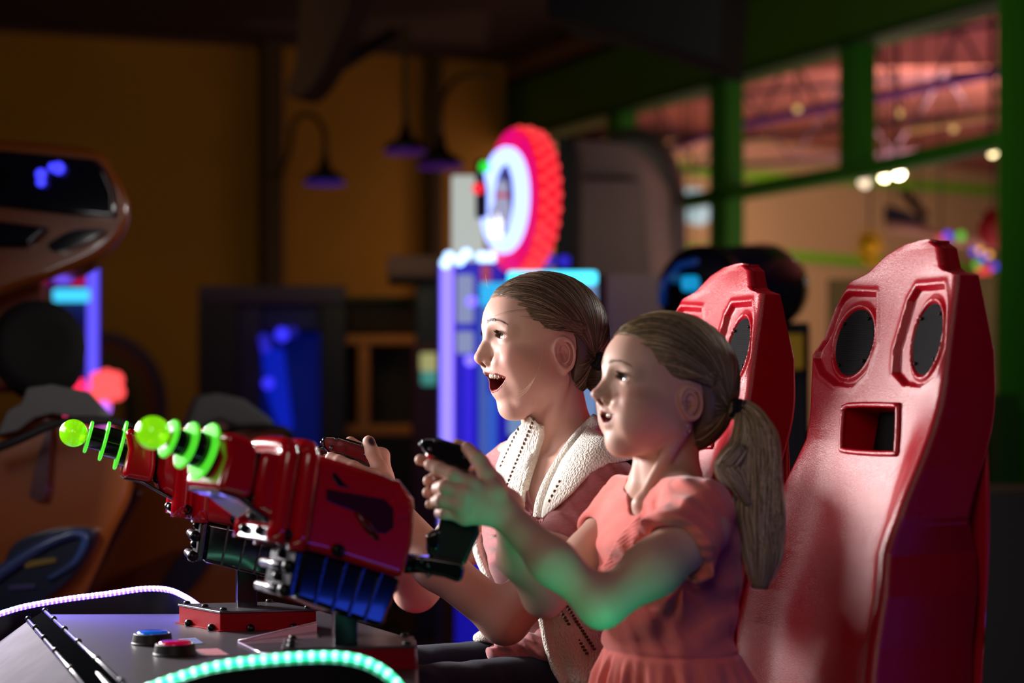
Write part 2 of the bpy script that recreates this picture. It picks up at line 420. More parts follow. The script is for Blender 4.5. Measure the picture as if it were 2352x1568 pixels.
def joist(p0, p1, dz, n, lab):
    o = empty('open_web_joist', (p0 + p1) / 2, lab, 'joist', 'open web roof joists of the party room')
    for nm, z in (('top_chord', 0), ('bottom_chord', -dz)):
        mb = MB(); mb.tube([p0 + UP * z, p1 + UP * z], .018, 6); mb.build(nm, JM, o)
    for i in range(n):
        a, b = p0.lerp(p1, i / n), p0.lerp(p1, (i + 1) / n)
        mb = MB(); mb.tube([a, (a + b) / 2 - UP * dz, b], .011, 6); mb.build('web_rod', JM, o)
    return o
for k, (a, b) in enumerate((((1500, 290, 14.4), (2420, 255, 12.8)), ((1640, 120, 12.8), (2420, 40, 11.2)))):
    p, q = P(*a), P(*b); p.z = q.z = 3.27; joist(p, q, .50, 4, ['farther', 'nearer'][k] + ' open web steel joist under the pink party room ceiling')
# sloping violet pipe lines
for (pts, m_, lab) in (([(1440, 372, 13.6), (1700, 285, 12.6), (2000, 225, 11.6), (2290, 165, 10.6)], mat('violet_lit_pipe', (150, 80, 190), .4), 'violet pipe sloping across the party room windows'),):
    mb = MB(); mb.tube([P(*q) for q in pts], .03, 8); tag(mb.build('ceiling_pipe', m_, smooth=True), lab, 'pipe')
# track lights
def track(px, py, r, es, D, colr, lab):
    o = empty('track_light', P(px, py, D), lab, 'spotlight', 'spotlights under the party room ceiling')
    mb = MB(); mb.lathe([(0, r * .5), (r * 2.2, r * 1.1), (r * 2.4, r * 1.15)], P(px, py, D) + Vector((0, r * 2.4, 0)), (0, -1, 0), 16); mb.build('lamp_housing', DKB, o, smooth=True)
    mb = MB(); mb.ball(P(px, py, D), r, 14); mb.build('lamp_bulb', glow('warm_bulb_%d' % int(es), colr, es), o, smooth=True)
    mb = MB(); mb.tube([P(px, py, D) + Vector((0, r * 2, 0)), P(px, py, D) + Vector((0, r * 2, .0)) + UP * (3.32 - P(px, py, D).z)], .008, 6); mb.build('lamp_stem', DKB, o)
track(2064, 397, .030, 30, 11.4, (255, 235, 190), 'brightest round spotlight just under the green window rail')
track(2031, 405, .026, 22, 11.5, (255, 225, 170), 'bright oval spotlight left of the brightest one')
track(1987, 416, .040, 2, 11.7, (255, 225, 190), 'dim white spotlight left of the two bright ones')
track(2280, 351, .022, 5, 10.2, (255, 230, 170), 'small warm spotlight beside the big green post')
for (x, y) in ((1832, 250), (2065, 260), (2190, 295), (1982, 316)):
    track(x, y, .022, .9, 12.0, (255, 200, 120), {1832: 'faint amber spotlight left of the second green mullion', 2065: 'faint amber spotlight high between mullion and post', 2190: 'faint amber spotlight nearest the big green post', 1982: 'faint amber spotlight just right of the second green mullion'}[x])
mb = MB(); mb.tube([P(2090, 296, 11.4), P(2290, 262, 10.8)], .028, 8); tag(mb.build('light_track', mat('pale_track', (225, 170, 120), .5), smooth=True), 'pale light track near the big green post', 'light track')
# coloured string lights
def strings(spots, D, lab, grp):
    for (x, y, c, r, nm) in spots:
        mb = MB(); mb.ball(P(x, y, D), r, 10); o = mb.build('fairy_light', glow('fairy_' + nm, c, 1.2 if nm != 'amber' else 1.7), smooth=True)
        o['label'] = lab % nm; o['category'] = 'fairy light'; o['group'] = grp
AM, RO, BLU, GR_ = (255, 180, 80), (230, 60, 60), (90, 70, 240), (90, 190, 60)
strings([(1530, 584, AM, .028, 'amber'), (1558, 590, AM, .026, 'amber'), (1576, 583, AM, .028, 'amber'), (1500, 585, RO, .024, 'red'), (1502, 560, AM, .02, 'amber'), (1514, 606, RO, .02, 'red'), (1534, 614, BLU, .02, 'blue')], 13.0, 'small %s fairy light glowing left of the far red seat', 'fairy lights beside the round ducts')
strings([(1588, 606, BLU, .026, 'violet')], 12.5, 'larger %s bulb glowing just above the far red seat', 'fairy lights beside the round ducts')
strings([(2177, 542, BLU, .026, 'blue'), (2207, 542, GR_, .026, 'green'), (2160, 548, RO, .02, 'red'), (2250, 575, AM, .016, 'amber'), (2236, 578, BLU, .018, 'blue'), (2258, 592, BLU, .022, 'blue'), (2244, 608, GR_, .022, 'green'), (2252, 622, RO, .024, 'red'), (2268, 621, RO, .024, 'red'), (2284, 612, BLU, .02, 'blue'), (2272, 585, AM, .016, 'amber')], 11.0, 'small %s fairy light hanging by the big green post', 'fairy lights by the big green post')
# decorations
mb = MB(); r_ = random.Random(8)
c = P(1998, 566, 11.5)
for k in range(11):
    a = 2 * math.pi * k / 11 + r_.uniform(-.15, .15); L = r_.uniform(.085, .125); d = Vector((math.cos(a) * .72, 0, math.sin(a) * 1.15)); s_ = Vector((-d.z, 0, d.x)).normalized()
    mb.prism([c + s_ * .035, c + d * L * .6 + s_ * .032, c + d * L, c + d * L * .6 - s_ * .032, c - s_ * .035], Vector((0, .03, 0)))
mb.ball(c, .05, 12); tag(mb.build('paper_sunflower', mat('yellow_paper', (235, 190, 10), .7), bevel=.004), 'yellow paper sunflower decoration hanging in the party room', 'decoration')
mb = MB(); mb.ball(P(2282, 525, 10.2), .082, 24, rad=(1, 1, 1.3)); tag(mb.build('balloon', mat('dark_red_rubber', (150, 4, 24), .35), smooth=True), 'dark red balloon half hidden by the big green post', 'balloon')
mb = MB(); mb.prism([P(2030, 470, 12.2), P(2075, 480, 12.2), P(2120, 505, 12.2), P(2120, 515, 12.2), P(2030, 512, 12.2)], Vector((.1, .3, 0))); tag(mb.build('loudspeaker', mat('navy_plastic', (18, 22, 34), .6), bevel=.01), 'dark wedge loudspeaker hanging beside the paper sunflower', 'loudspeaker')
mb = MB(); mb.tube([P(2075, 440, 12.4), P(2125, 498, 12.3)], .030, 8); tag(mb.build('speaker_arm', DKB), 'dark slanting arm above the wedge loudspeaker', 'bracket')
mb = MB(); mb.tube([P(2036, 520, 12.0), P(2110, 530, 12.0), P(2170, 552, 11.8), P(2290, 560, 11.6)], .030, 8); tag(mb.build('paper_garland', mat('pink_paper', (215, 170, 150), .7), smooth=True), 'pale pink garland running right from the paper sunflower', 'garland')
def hanger(px, py, D, lab, cat='wire'):
    p = P(px, py, D); mb = MB(); mb.tube([p, Vector((p.x, p.y, 3.32))], .006, 6); tag(mb.build('ceiling_wire', DKB), lab, cat)
hanger(1998, 566, 11.53, 'thin wire holding the yellow paper sunflower', 'wire'); hanger(2110, 530, 12.0, 'thin wire holding the pale pink garland', 'wire'); hanger(2282, 500, 10.2, 'thin wire above the dark red balloon', 'wire')
hanger(2050, 480, 12.3, 'thin rod above the wedge loudspeaker', 'wire'); hanger(1570, 440, 12.7, 'thin rod above the pale projector', 'wire'); hanger(1515, 440, 12.3, 'thin rod above the grey frosted light box', 'wire')
def cable(pts, D, lab):
    v = [P(x, y, D + .02) for x, y in pts]; v = [Vector((v[0].x, v[0].y, 3.32))] + v; mb = MB(); mb.tube(v, .005, 6); tag(mb.build('string_light_cable', DKB), lab, 'cable')
cable([(1502, 560), (1500, 585), (1514, 606), (1534, 614), (1530, 584), (1558, 590), (1576, 583)], 13.0, 'thin cable of the amber fairy lights left of the far seat')
cable([(1588, 606)], 12.5, 'thin cable of the violet bulb above the far seat')
cable([(2160, 548), (2177, 542), (2207, 542), (2236, 578), (2250, 575), (2272, 585), (2258, 592), (2244, 608), (2252, 622), (2268, 621), (2284, 612)], 11.0, 'thin cable of the coloured fairy lights by the green post')
# silver projector parts near the duct
mb = MB(); mb.prism([P(1545, 432, 12.6), P(1598, 432, 12.6), P(1604, 452, 12.6), P(1545, 458, 12.6)], Vector((.1, .2, 0))); mb.prism([P(1545, 474, 12.6), P(1608, 462, 12.6), P(1600, 500, 12.6), P(1580, 512, 12.6), P(1560, 488, 12.6)], Vector((.1, .2, 0)))
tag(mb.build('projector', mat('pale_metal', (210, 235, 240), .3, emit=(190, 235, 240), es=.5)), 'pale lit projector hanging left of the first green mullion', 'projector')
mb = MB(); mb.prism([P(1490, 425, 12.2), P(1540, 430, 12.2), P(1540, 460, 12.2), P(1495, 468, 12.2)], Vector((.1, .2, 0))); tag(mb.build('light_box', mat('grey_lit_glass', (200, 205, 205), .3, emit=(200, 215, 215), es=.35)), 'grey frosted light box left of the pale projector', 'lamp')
# curved silver duct and tall grey cabinet
mb = MB(); mb.tube(spline([P(1405, 350, 11.7), P(1460, 342, 11.7), P(1500, 366, 11.7), P(1520, 420, 11.7), P(1528, 500, 11.7), P(1530, 940, 11.7)], 6), .125, 20); tag(mb.build('round_duct', mat('galvanised_steel', (120, 118, 112), .45, metal=.5), smooth=True), 'curved galvanised duct bending down beside the grey tower', 'duct')
GREY = mat('warm_grey_panel', (168, 154, 146), .75, mottle=.15, mscale=2)
mb = MB(); mb.prism([P(1318, 318, 10.2), P(1440, 330, 10.5), P(1478, 400, 10.5), P(1500, 700, 10.5), P(1500, 1300, 10.5), P(1318, 1300, 10.2)], Vector((.2, .8, 0))); o = mb.build('arcade_tower', GREY, bevel=.01); tag(o, 'tall warm grey tower standing right of the round red sign', 'arcade machine')
mb = MB(); mb.prism([P(1340, 402, 10.15), P(1462, 406, 10.42), P(1462, 415, 10.42), P(1340, 412, 10.15)], Vector((0, .02, 0))); mb.build('tower_bar', mat('dark_bar', (40, 26, 30), .6), o)
mb = MB(); mb.prism([P(1278, 312, 9.8), P(1322, 318, 9.8), P(1322, 640, 9.8), P(1270, 640, 9.8)], Vector((.05, .5, 0))); tag(mb.build('dark_post', mat('blue_black_panel', (14, 12, 28), .5), bevel=.01), 'blue-black post between the round red sign and grey tower', 'post')
mb = MB(); mb.prism([P(1392, 628, 7.8), P(1562, 632, 7.8), P(1562, 1100, 7.8), P(1392, 1100, 7.8)], Vector((.2, .6, 0))); tag(mb.build('grey_kiosk', GREY, bevel=.012), 'low warm grey kiosk between the two girls\' heads', 'kiosk')

# ------------------------------------------------------------------ lamps on the ochre wall
SHD = mat('black_enamel', (24, 18, 14), .4)
def barn(px, py, w, D, hook, lab, colr):
    c = P(px, py, D); r = w / 2 * D / FPX; o = empty('barn_lamp', c, lab, 'lamp', 'barn lamps before the ochre wall')
    mb = MB(); mb.lathe([(.0, r), (r * .30, r * .82), (r * .55, r * .40), (r * .85, r * .22), (r * 1.3, r * .16), (r * 1.32, .0)], c, UP, 32); s_ = mb.build('lamp_shade', SHD, o, smooth=True, solid=.004)
    mb = MB(); mb.lathe([(-.012, r * .97), (.004, r * .9), (.004, 0)], c, UP, 32); mb.build('shade_inside', glow('violet_shade_' + colr, (50, 25, 130) if colr == 'b' else (64, 18, 104), .5), o, smooth=True)
    mb = MB(); mb.tube(spline([P(*q) for q in hook], 8), .016, 8); mb.build('lamp_arm', mat('olive_pipe', (66, 50, 20), .5), o, smooth=True)
barn(746, 418, 96, 11.5, [(746, 372, 11.5), (744, 300, 11.55), (712, 262, 11.7), (676, 280, 11.9), (664, 350, 12.2), (640, 410, 13.2)], 'barn lamp with violet underside on a hooked arm by the dark pilaster', 'b')
barn(931, 346, 100, 10.6, [(931, 292, 10.6), (930, 200, 10.6), (930, 60, 10.6)], 'barn lamp with violet underside hanging on a straight rod', 'v')
barn(1012, 380, 108, 11.0, [(1012, 326, 11.0), (1012, 240, 11.05), (1040, 190, 11.3), (1080, 172, 11.8), (1140, 176, 12.6)], 'barn lamp with violet underside on a hooked arm, nearest the round sign', 'v')

# ------------------------------------------------------------------ orange motorcycle games at the left
ORG = mat('orange_gloss_shell', (138, 70, 17), .28, coat=1)
DGL = mat('dark_visor', (8, 8, 22), .08, coat=1)
GRY = mat('grey_cast_plastic', (92, 96, 96), .6)
def prz(pts, D, d=Vector((-.1, .5, 0))): return MB().prism([P(x, y, D) for x, y in pts], d)
m = empty('motorbike_game', P(60, 1700, 5.2), 'big orange motorbike arcade game with canopy at the left edge', 'arcade machine', 'orange motorbike games')
m.location.z = 0
def spr(pts, n=4): return [(v.x, v.y) for v in spline([Vector((x, y, 0)) for x, y in pts + [pts[0]]], n)[:-1]]
can = spr([(-160, 306), (0, 318), (150, 330), (235, 348), (268, 395), (292, 440), (298, 500), (280, 545), (230, 590), (150, 626), (60, 655), (-160, 690)])
prz(can, 5.0, Vector((-.13, .55, 0))).build('canopy', ORG, m, bevel=.03, seg=4)
prz([(-160, 344), (0, 345), (120, 356), (215, 366), (238, 385), (262, 440), (264, 500), (150, 492), (0, 474), (-160, 460)], 4.96, Vector((0, .03, 0))).build('windscreen', DGL, m, bevel=.01)
prz([(-160, 510), (0, 508), (95, 520), (112, 524), (70, 560), (55, 568), (-160, 566)], 4.96, Vector((0, .03, 0))).build('vent', DGL, m, bevel=.01)
prz(spr([(108, 562), (150, 535), (190, 526), (240, 528), (215, 548), (170, 568), (125, 578)]), 4.96, Vector((0, .03, 0))).build('vent', DGL, m, bevel=.01)
mb = MB()
for (x, y, r) in ((134, 386, .017), (94, 400, .015), (94, 418, .013), (120, 384, .012)): mb.ball(P(x, y, 4.94), r, 10)
mb.build('blue_lamp', glow('blue_dot', (60, 60, 255), 1.6), m, smooth=True)
prz([(-160, 640), (40, 640), (110, 610), (100, 700), (40, 900), (-160, 900)], 5.2, Vector((-.07, .3, 0))).build('canopy_mast', mat('dark_orange_shell', (120, 44, 14), .4), m, bevel=.02)
c = P(85, 795, 4.8); mb = MB(); mb.lathe([(-.30, .07), (-.28, .108), (-.02, .116), (.0, .112), (.004, .07), (-.01, .02), (-.01, 0)], c, (.2, -1, .1), 32); mb.build('subwoofer', mat('black_foam', (8, 8, 9), .8), m, smooth=True)
body = spr([(-200, 1010), (-40, 1000), (30, 985), (60, 955), (110, 940), (150, 960), (200, 985), (280, 985), (300, 1030), (308, 1090), (300, 1150), (260, 1230), (220, 1320), (180, 1400), (100, 1560), (-200, 1640)])
prz(body, 4.35, Vector((-.10, .5, 0))).build('fairing', ORG, m, bevel=.035, seg=5)
prz([(-10, 1000), (20, 940), (50, 925), (62, 890), (120, 882), (205, 900), (255, 955), (258, 962), (180, 960), (120, 950), (80, 960), (40, 990)], 4.3, Vector((-.04, .2, 0))).build('instrument_hood', GRY, m, bevel=.012)
mb = MB(); mb.tube(spline([P(-60, 1050, 4.22), P(40, 1010, 4.2), P(120, 975, 4.2), P(180, 966, 4.22), P(260, 968, 4.25), P(296, 985, 4.27), P(305, 1020, 4.3)], 8), .010, 10); mb.build('edge_gasket', mat('black_rubber', (10, 10, 10), .6), m, smooth=True)
prz(spr([(-60, 1500), (-40, 1380), (0, 1310), (30, 1250), (90, 1222), (160, 1212), (215, 1218), (205, 1262), (160, 1330), (90, 1385), (20, 1420), (-40, 1500)]), 4.31, Vector((.0, .05, 0))).build('side_decal', mat('decal_navy', (6, 20, 52), .35, coat=.6), m, bevel=.006)
mb = MB(); mb.tube(spline([P(-20, 1330, 4.30), P(60, 1275, 4.30), P(120, 1242, 4.30), P(175, 1225, 4.30), P(195, 1240, 4.30), P(170, 1290, 4.30), P(110, 1330, 4.30)], 8), .012, 8, rf=lambda u: 1.3 - u * .8); mb.build('decal_swoosh', mat('decal_blue', (40, 66, 120), .4, coat=.5), m, smooth=True)
prz([(50, 1290), (125, 1280), (130, 1290), (60, 1304)], 4.30, Vector((0, .01, 0))).build('decal_stripe', mat('decal_gold', (120, 104, 30), .4), m)
prz([(20, 1346), (80, 1342), (80, 1350), (20, 1354)], 4.30, Vector((0, .01, 0))).build('decal_stripe', mat('decal_violet', (60, 50, 110), .4), m)
prz(spr([(66, 1140), (86, 1050), (110, 985), (118, 990), (112, 1060), (104, 1140), (86, 1150)]), 4.32, Vector((0, .02, 0))).build('side_crease', mat('dark_violet_decal', (70, 20, 34), .3, coat=1), m, bevel=.004)
# second one, farther right
m2 = empty('motorbike_game', P(500, 1700, 5.2), 'second orange motorbike arcade game, half hidden behind the plasma guns', 'arcade machine', 'orange motorbike games'); m2.location.z = 0
prz(spr([(280, 1120), (420, 1010), (450, 975), (500, 960), (545, 985), (650, 985), (668, 1010), (665, 1100), (640, 1180), (560, 1330), (480, 1480), (200, 1520), (220, 1280)]), 5.25, Vector((-.08, .5, 0))).build('fairing', ORG, m2, bevel=.035, seg=5)
prz([(415, 1000), (430, 960), (452, 908), (500, 902), (560, 915), (620, 960), (640, 985), (560, 985), (500, 965), (455, 985)], 5.2, Vector((-.04, .2, 0))).build('instrument_hood', GRY, m2, bevel=.012)
mb = MB(); mb.tube(spline([P(500, 1005, 5.16), P(540, 985, 5.14), P(600, 980, 5.14), P(650, 985, 5.16), P(668, 1005, 5.18), P(668, 1060, 5.2)], 8), .009, 10); mb.build('edge_gasket', mat('black_rubber', (10, 10, 10), .6), m2, smooth=True)
prz([(205, 1240), (310, 1120), (330, 1130), (230, 1310), (150, 1500), (100, 1500)], 5.16, Vector((-.07, .3, 0))).build('lower_panel', mat('dark_wine_panel', (60, 14, 30), .35, coat=.6), m2, bevel=.01)
prz(spr([(360, 1360), (400, 1290), (440, 1250), (475, 1235), (480, 1290), (440, 1350), (400, 1380)]), 5.18, Vector((0, .05, 0))).build('side_decal', mat('decal_navy', (6, 20, 52), .35, coat=.6), m2, bevel=.006)

# ------------------------------------------------------------------ lit machines in the distance
VIO = glow('violet_tube', (96, 84, 255), 1.3)
def box_px(x0, y0, x1, y1, D, d, m, name, parent=None, bev=.01, sl=.12):
    return MB().prism([P(x0, y0, D), P(x1, y0, D), P(x1, y1, D), P(x0, y1, D)], Vector(((( x0 + x1) / 2 - 1176) / FPX * d, d, 0))).build(name, m, parent, bevel=bev)
k = empty('ticket_machine', P(175, 1500, 8.2), 'slim machine with violet tube and cyan bar under the orange canopy', 'arcade machine'); k.location.z = 0
box_px(120, 590, 232, 1520, 8.2, .4, mat('violet_grey_panel', (70, 56, 110), .6), 'cabinet', k)
box_px(200, 598, 226, 910, 8.14, .04, VIO, 'light_tube', k, .006)
MB().prism([P(120, 622, 8.13), P(192, 620, 8.13), P(190, 655, 8.13), P(150, 650, 8.13)], Vector((0, .03, 0))).build('red_marquee', glow('red_marquee', (190, 0, 40), .9), k)
box_px(122, 663, 206, 692, 8.12, .04, glow('cyan_bar', (60, 190, 235), 1.5), 'cyan_bar', k, .008)
mb = MB()
for (x, y, r, nm) in ((165, 875, .024, 0), (152, 890, .022, 0), (178, 890, .024, 0), (170, 905, .022, 0)): mb.ball(P(x, y, 8.05), r * 1.6, 12)
mb.build('neon_sign', glow('pink_neon', (255, 40, 80), 1.6), k, smooth=True)
mb = MB()
for (x, y, r) in ((225, 872, .030), (245, 868, .032), (265, 872, .030), (222, 900, .030), (245, 900, .034), (268, 900, .030), (240, 925, .026)): mb.ball(P(x, y, 8.05), r * 1.15, 12)
o = mb.build('neon_sign', glow('coral_neon', (255, 80, 80), 1.7), k, smooth=True)
mb = MB(); mb.ball(P(238, 938, 8.0), .03, 12); mb.build('neon_tip', glow('violet_neon', (190, 110, 255), 1.5), o, smooth=True)
# rainbow arch
ra = empty('rainbow_arch', P(250, 1000, 11.0), 'dim rainbow arch decoration on the ochre wall', 'decoration'); ra.location.z = 0
for j, (r0, r1, colr) in enumerate(((.37, .325, (60, 40, 90)), (.325, .285, (120, 40, 24)), (.285, .245, (110, 62, 20)), (.245, .20, (96, 70, 24)), (.20, .14, (44, 34, 24)))):
    c = P(225, 930, 11.0); n = 28; mb = MB()
    for i in range(n):
        a, b = math.pi * i / n, math.pi * (i + 1) / n
        f_ = lambda an, rr: c + Vector((math.cos(an) * rr, 0, math.sin(an) * rr * 1.1))
        mb.prism([f_(a, r1), f_(b, r1), f_(b, r0), f_(a, r0)], Vector((0, .08, 0)))
    for sx in (1, -1): mb.prism([c + Vector((sx * r0, 0, 0)), c + Vector((sx * r1, 0, 0)), c + Vector((sx * r1, 0, -1.1)), c + Vector((sx * r0, 0, -1.1))], Vector((0, .08, 0)))
    mb.build('arch_band', mat('arch_%d' % j, colr, .6), ra)
# dark blue cabinet with blue bulbs
k = empty('crane_game', P(625, 1500, 9.5), 'dark crane game cabinet with deep blue bulbs inside', 'arcade machine'); k.location.z = 0
NV = mat('near_black_cabinet', (30, 24, 34), .5)
box_px(455, 655, 795, 700, 9.5, .3, mat('dark_violet_header', (52, 30, 60), .5), 'header', k)
box_px(455, 700, 545, 1300, 9.5, .3, NV, 'side_bay', k); box_px(545, 700, 600, 1300, 9.52, .25, mat('violet_side', (40, 26, 66), .5), 'centre_post', k)
box_px(735, 700, 795, 1300, 9.5, .3, NV, 'side_post', k); box_px(600, 700, 735, 760, 9.55, .6, mat('blue_header', (28, 22, 84), .5), 'inner_header', k)
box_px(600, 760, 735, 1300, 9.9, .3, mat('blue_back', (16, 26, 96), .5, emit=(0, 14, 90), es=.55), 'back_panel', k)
MB().prism([P(600, 800, 9.7), P(650, 800, 9.7), P(672, 985, 9.7), P(640, 985, 9.7), P(612, 900, 9.7)], Vector((0, .03, 0))).build('blue_beam', glow('deep_blue', (0, 30, 190), .8), k)
for (x, y, r, es) in ((648, 768, .034, 1.3), (608, 780, .030, .4), (610, 798, .026, .6), (616, 880, .028, 1.3), (672, 762, .026, .25)):
    mb = MB(); mb.ball(P(x, y, 9.45), r, 12); mb.build('blue_bulb', glow('blue_bulb_%d' % int(es * 100), (56, 50, 255), es), k, smooth=True)
# prize shelf in amber frame
k = empty('prize_cabinet', P(875, 1500, 9.8), 'amber framed glass prize cabinet with dim shelves', 'cabinet'); k.location.z = 0
AMB = mat('amber_frame', (245, 140, 66), .5); 
box_px(792, 768, 956, 792, 9.8, .12, AMB, 'top_rail', k); box_px(822, 792, 850, 985, 9.8, .12, AMB, 'upright', k); box_px(792, 975, 956, 1000, 9.8, .12, AMB, 'bottom_rail', k)
box_px(792, 792, 956, 990, 10.1, .3, mat('dim_shelf_brown', (60, 38, 34), .7, mottle=.8, mscale=14, col2=(30, 34, 24)), 'shelf_back', k)
box_px(792, 690, 956, 765, 9.9, .3, mat('dim_prize_row', (70, 24, 18), .7, mottle=.9, mscale=12, col2=(40, 44, 12)), 'prize_row', k)
box_px(792, 680, 956, 694, 9.85, .3, mat('olive_rail', (60, 66, 14), .6), 'upper_rail', k)
box_px(775, 1000, 960, 1400, 9.7, .5, mat('dark_plinth', (16, 14, 16), .6), 'plinth', k)
box_px(735, 745, 792, 985, 9.85, .3, mat('olive_side', (54, 48, 20), .7), 'side_panel', k)
# shelf and post at the left of the violet machine
k = empty('display_gate', P(980, 1500, 9.2), 'dark gate with dusky pink lintel beside the violet machine', 'gate'); k.location.z = 0
box_px(890, 586, 1012, 636, 9.2, .5, mat('dusky_lintel', (96, 54, 60), .6), 'lintel', k); box_px(955, 636, 1010, 1460, 9.3, .3, mat('blue_grey_post', (34, 30, 46), .5), 'gate_post', k)
box_px(890, 632, 1000, 644, 9.2, .4, DKB, 'lintel_edge', k)
box_px(965, 810, 1005, 852, 9.0, .06, glow('yellow_card', (200, 196, 130), .6), 'lit_card', k); box_px(967, 852, 1005, 884, 9.0, .06, glow('teal_card', (80, 170, 160), .6), 'lit_card', k)
box_px(945, 790, 1008, 1300, 9.12, .05, mat('wine_panel', (70, 8, 20), .5), 'wine_panel', k)
# violet claw machine
k = empty('claw_machine', P(1110, 1500, 7.2), 'tall claw machine lit with violet tubes behind the older girl', 'arcade machine'); k.location.z = 0
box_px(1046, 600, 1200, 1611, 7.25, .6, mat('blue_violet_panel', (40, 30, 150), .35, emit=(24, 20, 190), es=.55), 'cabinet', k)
box_px(1012, 606, 1041, 1320, 7.2, .05, glow('white_violet_tube', (128, 112, 255), 2.0), 'light_tube', k, .01)
box_px(1003, 600, 1012, 1616, 7.22, .3, mat('grey_edge', (90, 84, 96), .5), 'cabinet_edge', k)
box_px(1048, 630, 1088, 742, 7.18, .04, glow('pale_window', (150, 160, 205), .8), 'lit_window', k); box_px(1048, 760, 1088, 812, 7.18, .04, glow('pale_window', (150, 160, 205), .8), 'lit_window', k)
box_px(1100, 640, 1120, 1100, 7.18, .04, glow('steel_blue', (80, 110, 200), .7), 'blue_strip', k); box_px(1122, 900, 1140, 1300, 7.18, .04, glow('sky_strip', (60, 110, 230), .7), 'blue_strip', k)
box_px(1068, 820, 1086, 1300, 7.17, .04, glow('deep_violet', (56, 36, 235), .9), 'violet_strip', k)
box_px(1104, 606, 1128, 650, 7.16, .04, glow('rose_strip', (200, 80, 120), .6), 'rose_light', k)
for (x, y) in ((1023, 604), (1031, 589), (1056, 598), (1071, 583), (1106, 590), (1118, 590), (1131, 590)):
    mb = MB(); mb.ball(P(x, y, 7.1), .019, 12); mb.build('marquee_bulb', glow('white_bulb', (175, 210, 255), 3), k, smooth=True)
for (x, y) in ((1083, 692), (1080, 828)):
    mb = MB(); mb.ball(P(x, y, 7.1), .020, 12); mb.build('violet_bulb', glow('violet_bulb', (130, 110, 255), 1.8), k, smooth=True)
box_px(1037, 402, 1112, 600, 7.6, .3, glow('milky_panel', (205, 214, 205), .72, (120, 120, 120)), 'milky_panel', k)
# round red sign
k = empty('round_sign', P(1200, 460, 7.0), 'big round red bulb-lit drum sign with glowing white ring', 'sign')
sa = Vector((-.93, -.36, 0)).normalized(); c = P(1172, 460, 6.95); R = .248
mb = MB(); mb.lathe([(.0, .0), (0, R * .99), (-.02, R * 1.0), (-.04, R)], c, sa, 48); mb.build('sign_face', glow('magenta_face', (225, 0, 150), .9), k, smooth=True)
mb = MB(); mb.lathe([(-.0, R), (-.02, R * 1.015), (-.075, R * 1.0), (-.095, R * .95), (-.105, R * .85), (-.105, 0)], c, sa, 48); mb.build('sign_drum', glow('red_drum', (255, 20, 50), .95), k, smooth=True)
b_, z_ = sa.cross(UP).normalized(), UP
mb = MB()
for row, dd in enumerate((-.025, -.055, -.085)):
    for i in range(30):
        a = 2 * math.pi * (i + .5 * row) / 30; mb.ball(c + sa * dd + (b_ * math.cos(a) + z_ * math.sin(a)) * R * (1.0 if row < 2 else .965), .013, 8)
mb.build('drum_bulbs', glow('red_bulb', (255, 70, 70), 1.25), k, smooth=True)
mb = MB(); mb.tube([c + sa * .02 + (b_ * math.cos(t) * .165 + z_ * math.sin(t) * .165 * .95) for t in np.linspace(0, 2 * math.pi, 49)], .030, 10, cap=False); mb.build('white_ring', glow('ice_ring', (150, 170, 255), 2.6), k, smooth=True)
mb = MB(); mb.lathe([(.012, 0), (.012, .13)], c, sa, 32); mb.build('sign_centre', glow('navy_centre', (60, 50, 130), .5), k)
pr = [(.00, .016), (.02, .03), (.05, .033), (.085, .022), (.105, .013), (.125, .017), (.145, .016), (.158, .006)]
mb = MB(); mb.lathe([(h, r * 1.3) for h, r in pr], c + sa * .03 - UP * .09, UP, 20); mb.build('pin_figure', glow('pin_white', (190, 190, 225), .7), k, smooth=True)
mb = MB(); mb.lathe([(.098, .024), (.112, .020)], c + sa * .031 - UP * .09, UP, 20); mb.build('pin_stripe', glow('pin_red', (220, 40, 70), .8), k, smooth=True)
mb = MB(); mb.box(c + sa * .05 - UP * .085 + b_ * .01, (b_, z_, sa), (.085, .085, .02)); mb.build('lit_square', glow('white_square', (240, 240, 255), 2.2), k, bevel=.006)
for nm, (x, y), colr in (('green_lamp', (1113, 383), (40, 230, 50)), ('red_lamp', (1098, 433), (255, 24, 40))):
    mb = MB(); mb.ball(P(x, y, 6.9), .020, 12); mb.build(nm, glow(nm, colr, 1.2), k, smooth=True)
box_px(1092, 365, 1120, 500, 7.05, .06, mat('navy_bracket', (16, 16, 50), .5), 'sign_bracket', k)
box_px(1150, 612, 1262, 660, 7.25, .2, mat('blue_mount', (40, 30, 150), .5, emit=(30, 20, 150), es=.5), 'sign_mount', k)
# cyan marquee cabinet
k = empty('video_cabinet', P(1270, 1500, 6.6), 'video cabinet with a cyan-white marquee right behind the older girl\'s head', 'arcade machine'); k.location.z = 0
box_px(1166, 622, 1372, 652, 6.6, .1, glow('cyan_marquee', (70, 210, 245), 2.2), 'marquee', k, .01); box_px(1102, 648, 1170, 700, 6.62, .1, glow('cyan_side', (40, 170, 230), 1.2), 'side_light', k, .01)
box_px(1166, 652, 1372, 1000, 6.62, .4, glow('pale_screen', (120, 150, 200), .8), 'screen', k); box_px(1372, 628, 1392, 1500, 6.58, .5, mat('wine_side', (90, 6, 20), .4), 'side_panel', k); box_px(1166, 1000, 1372, 1500, 6.6, .5, mat('navy_base', (20, 18, 60), .5), 'base', k)
for (x, y) in ((1262, 598), (1296, 600)):
    mb = MB(); mb.ball(P(x, y, 8.8), .026, 12); mb.build('blue_bulb', glow('cobalt_bulb', (50, 40, 220), .9), k, smooth=True)
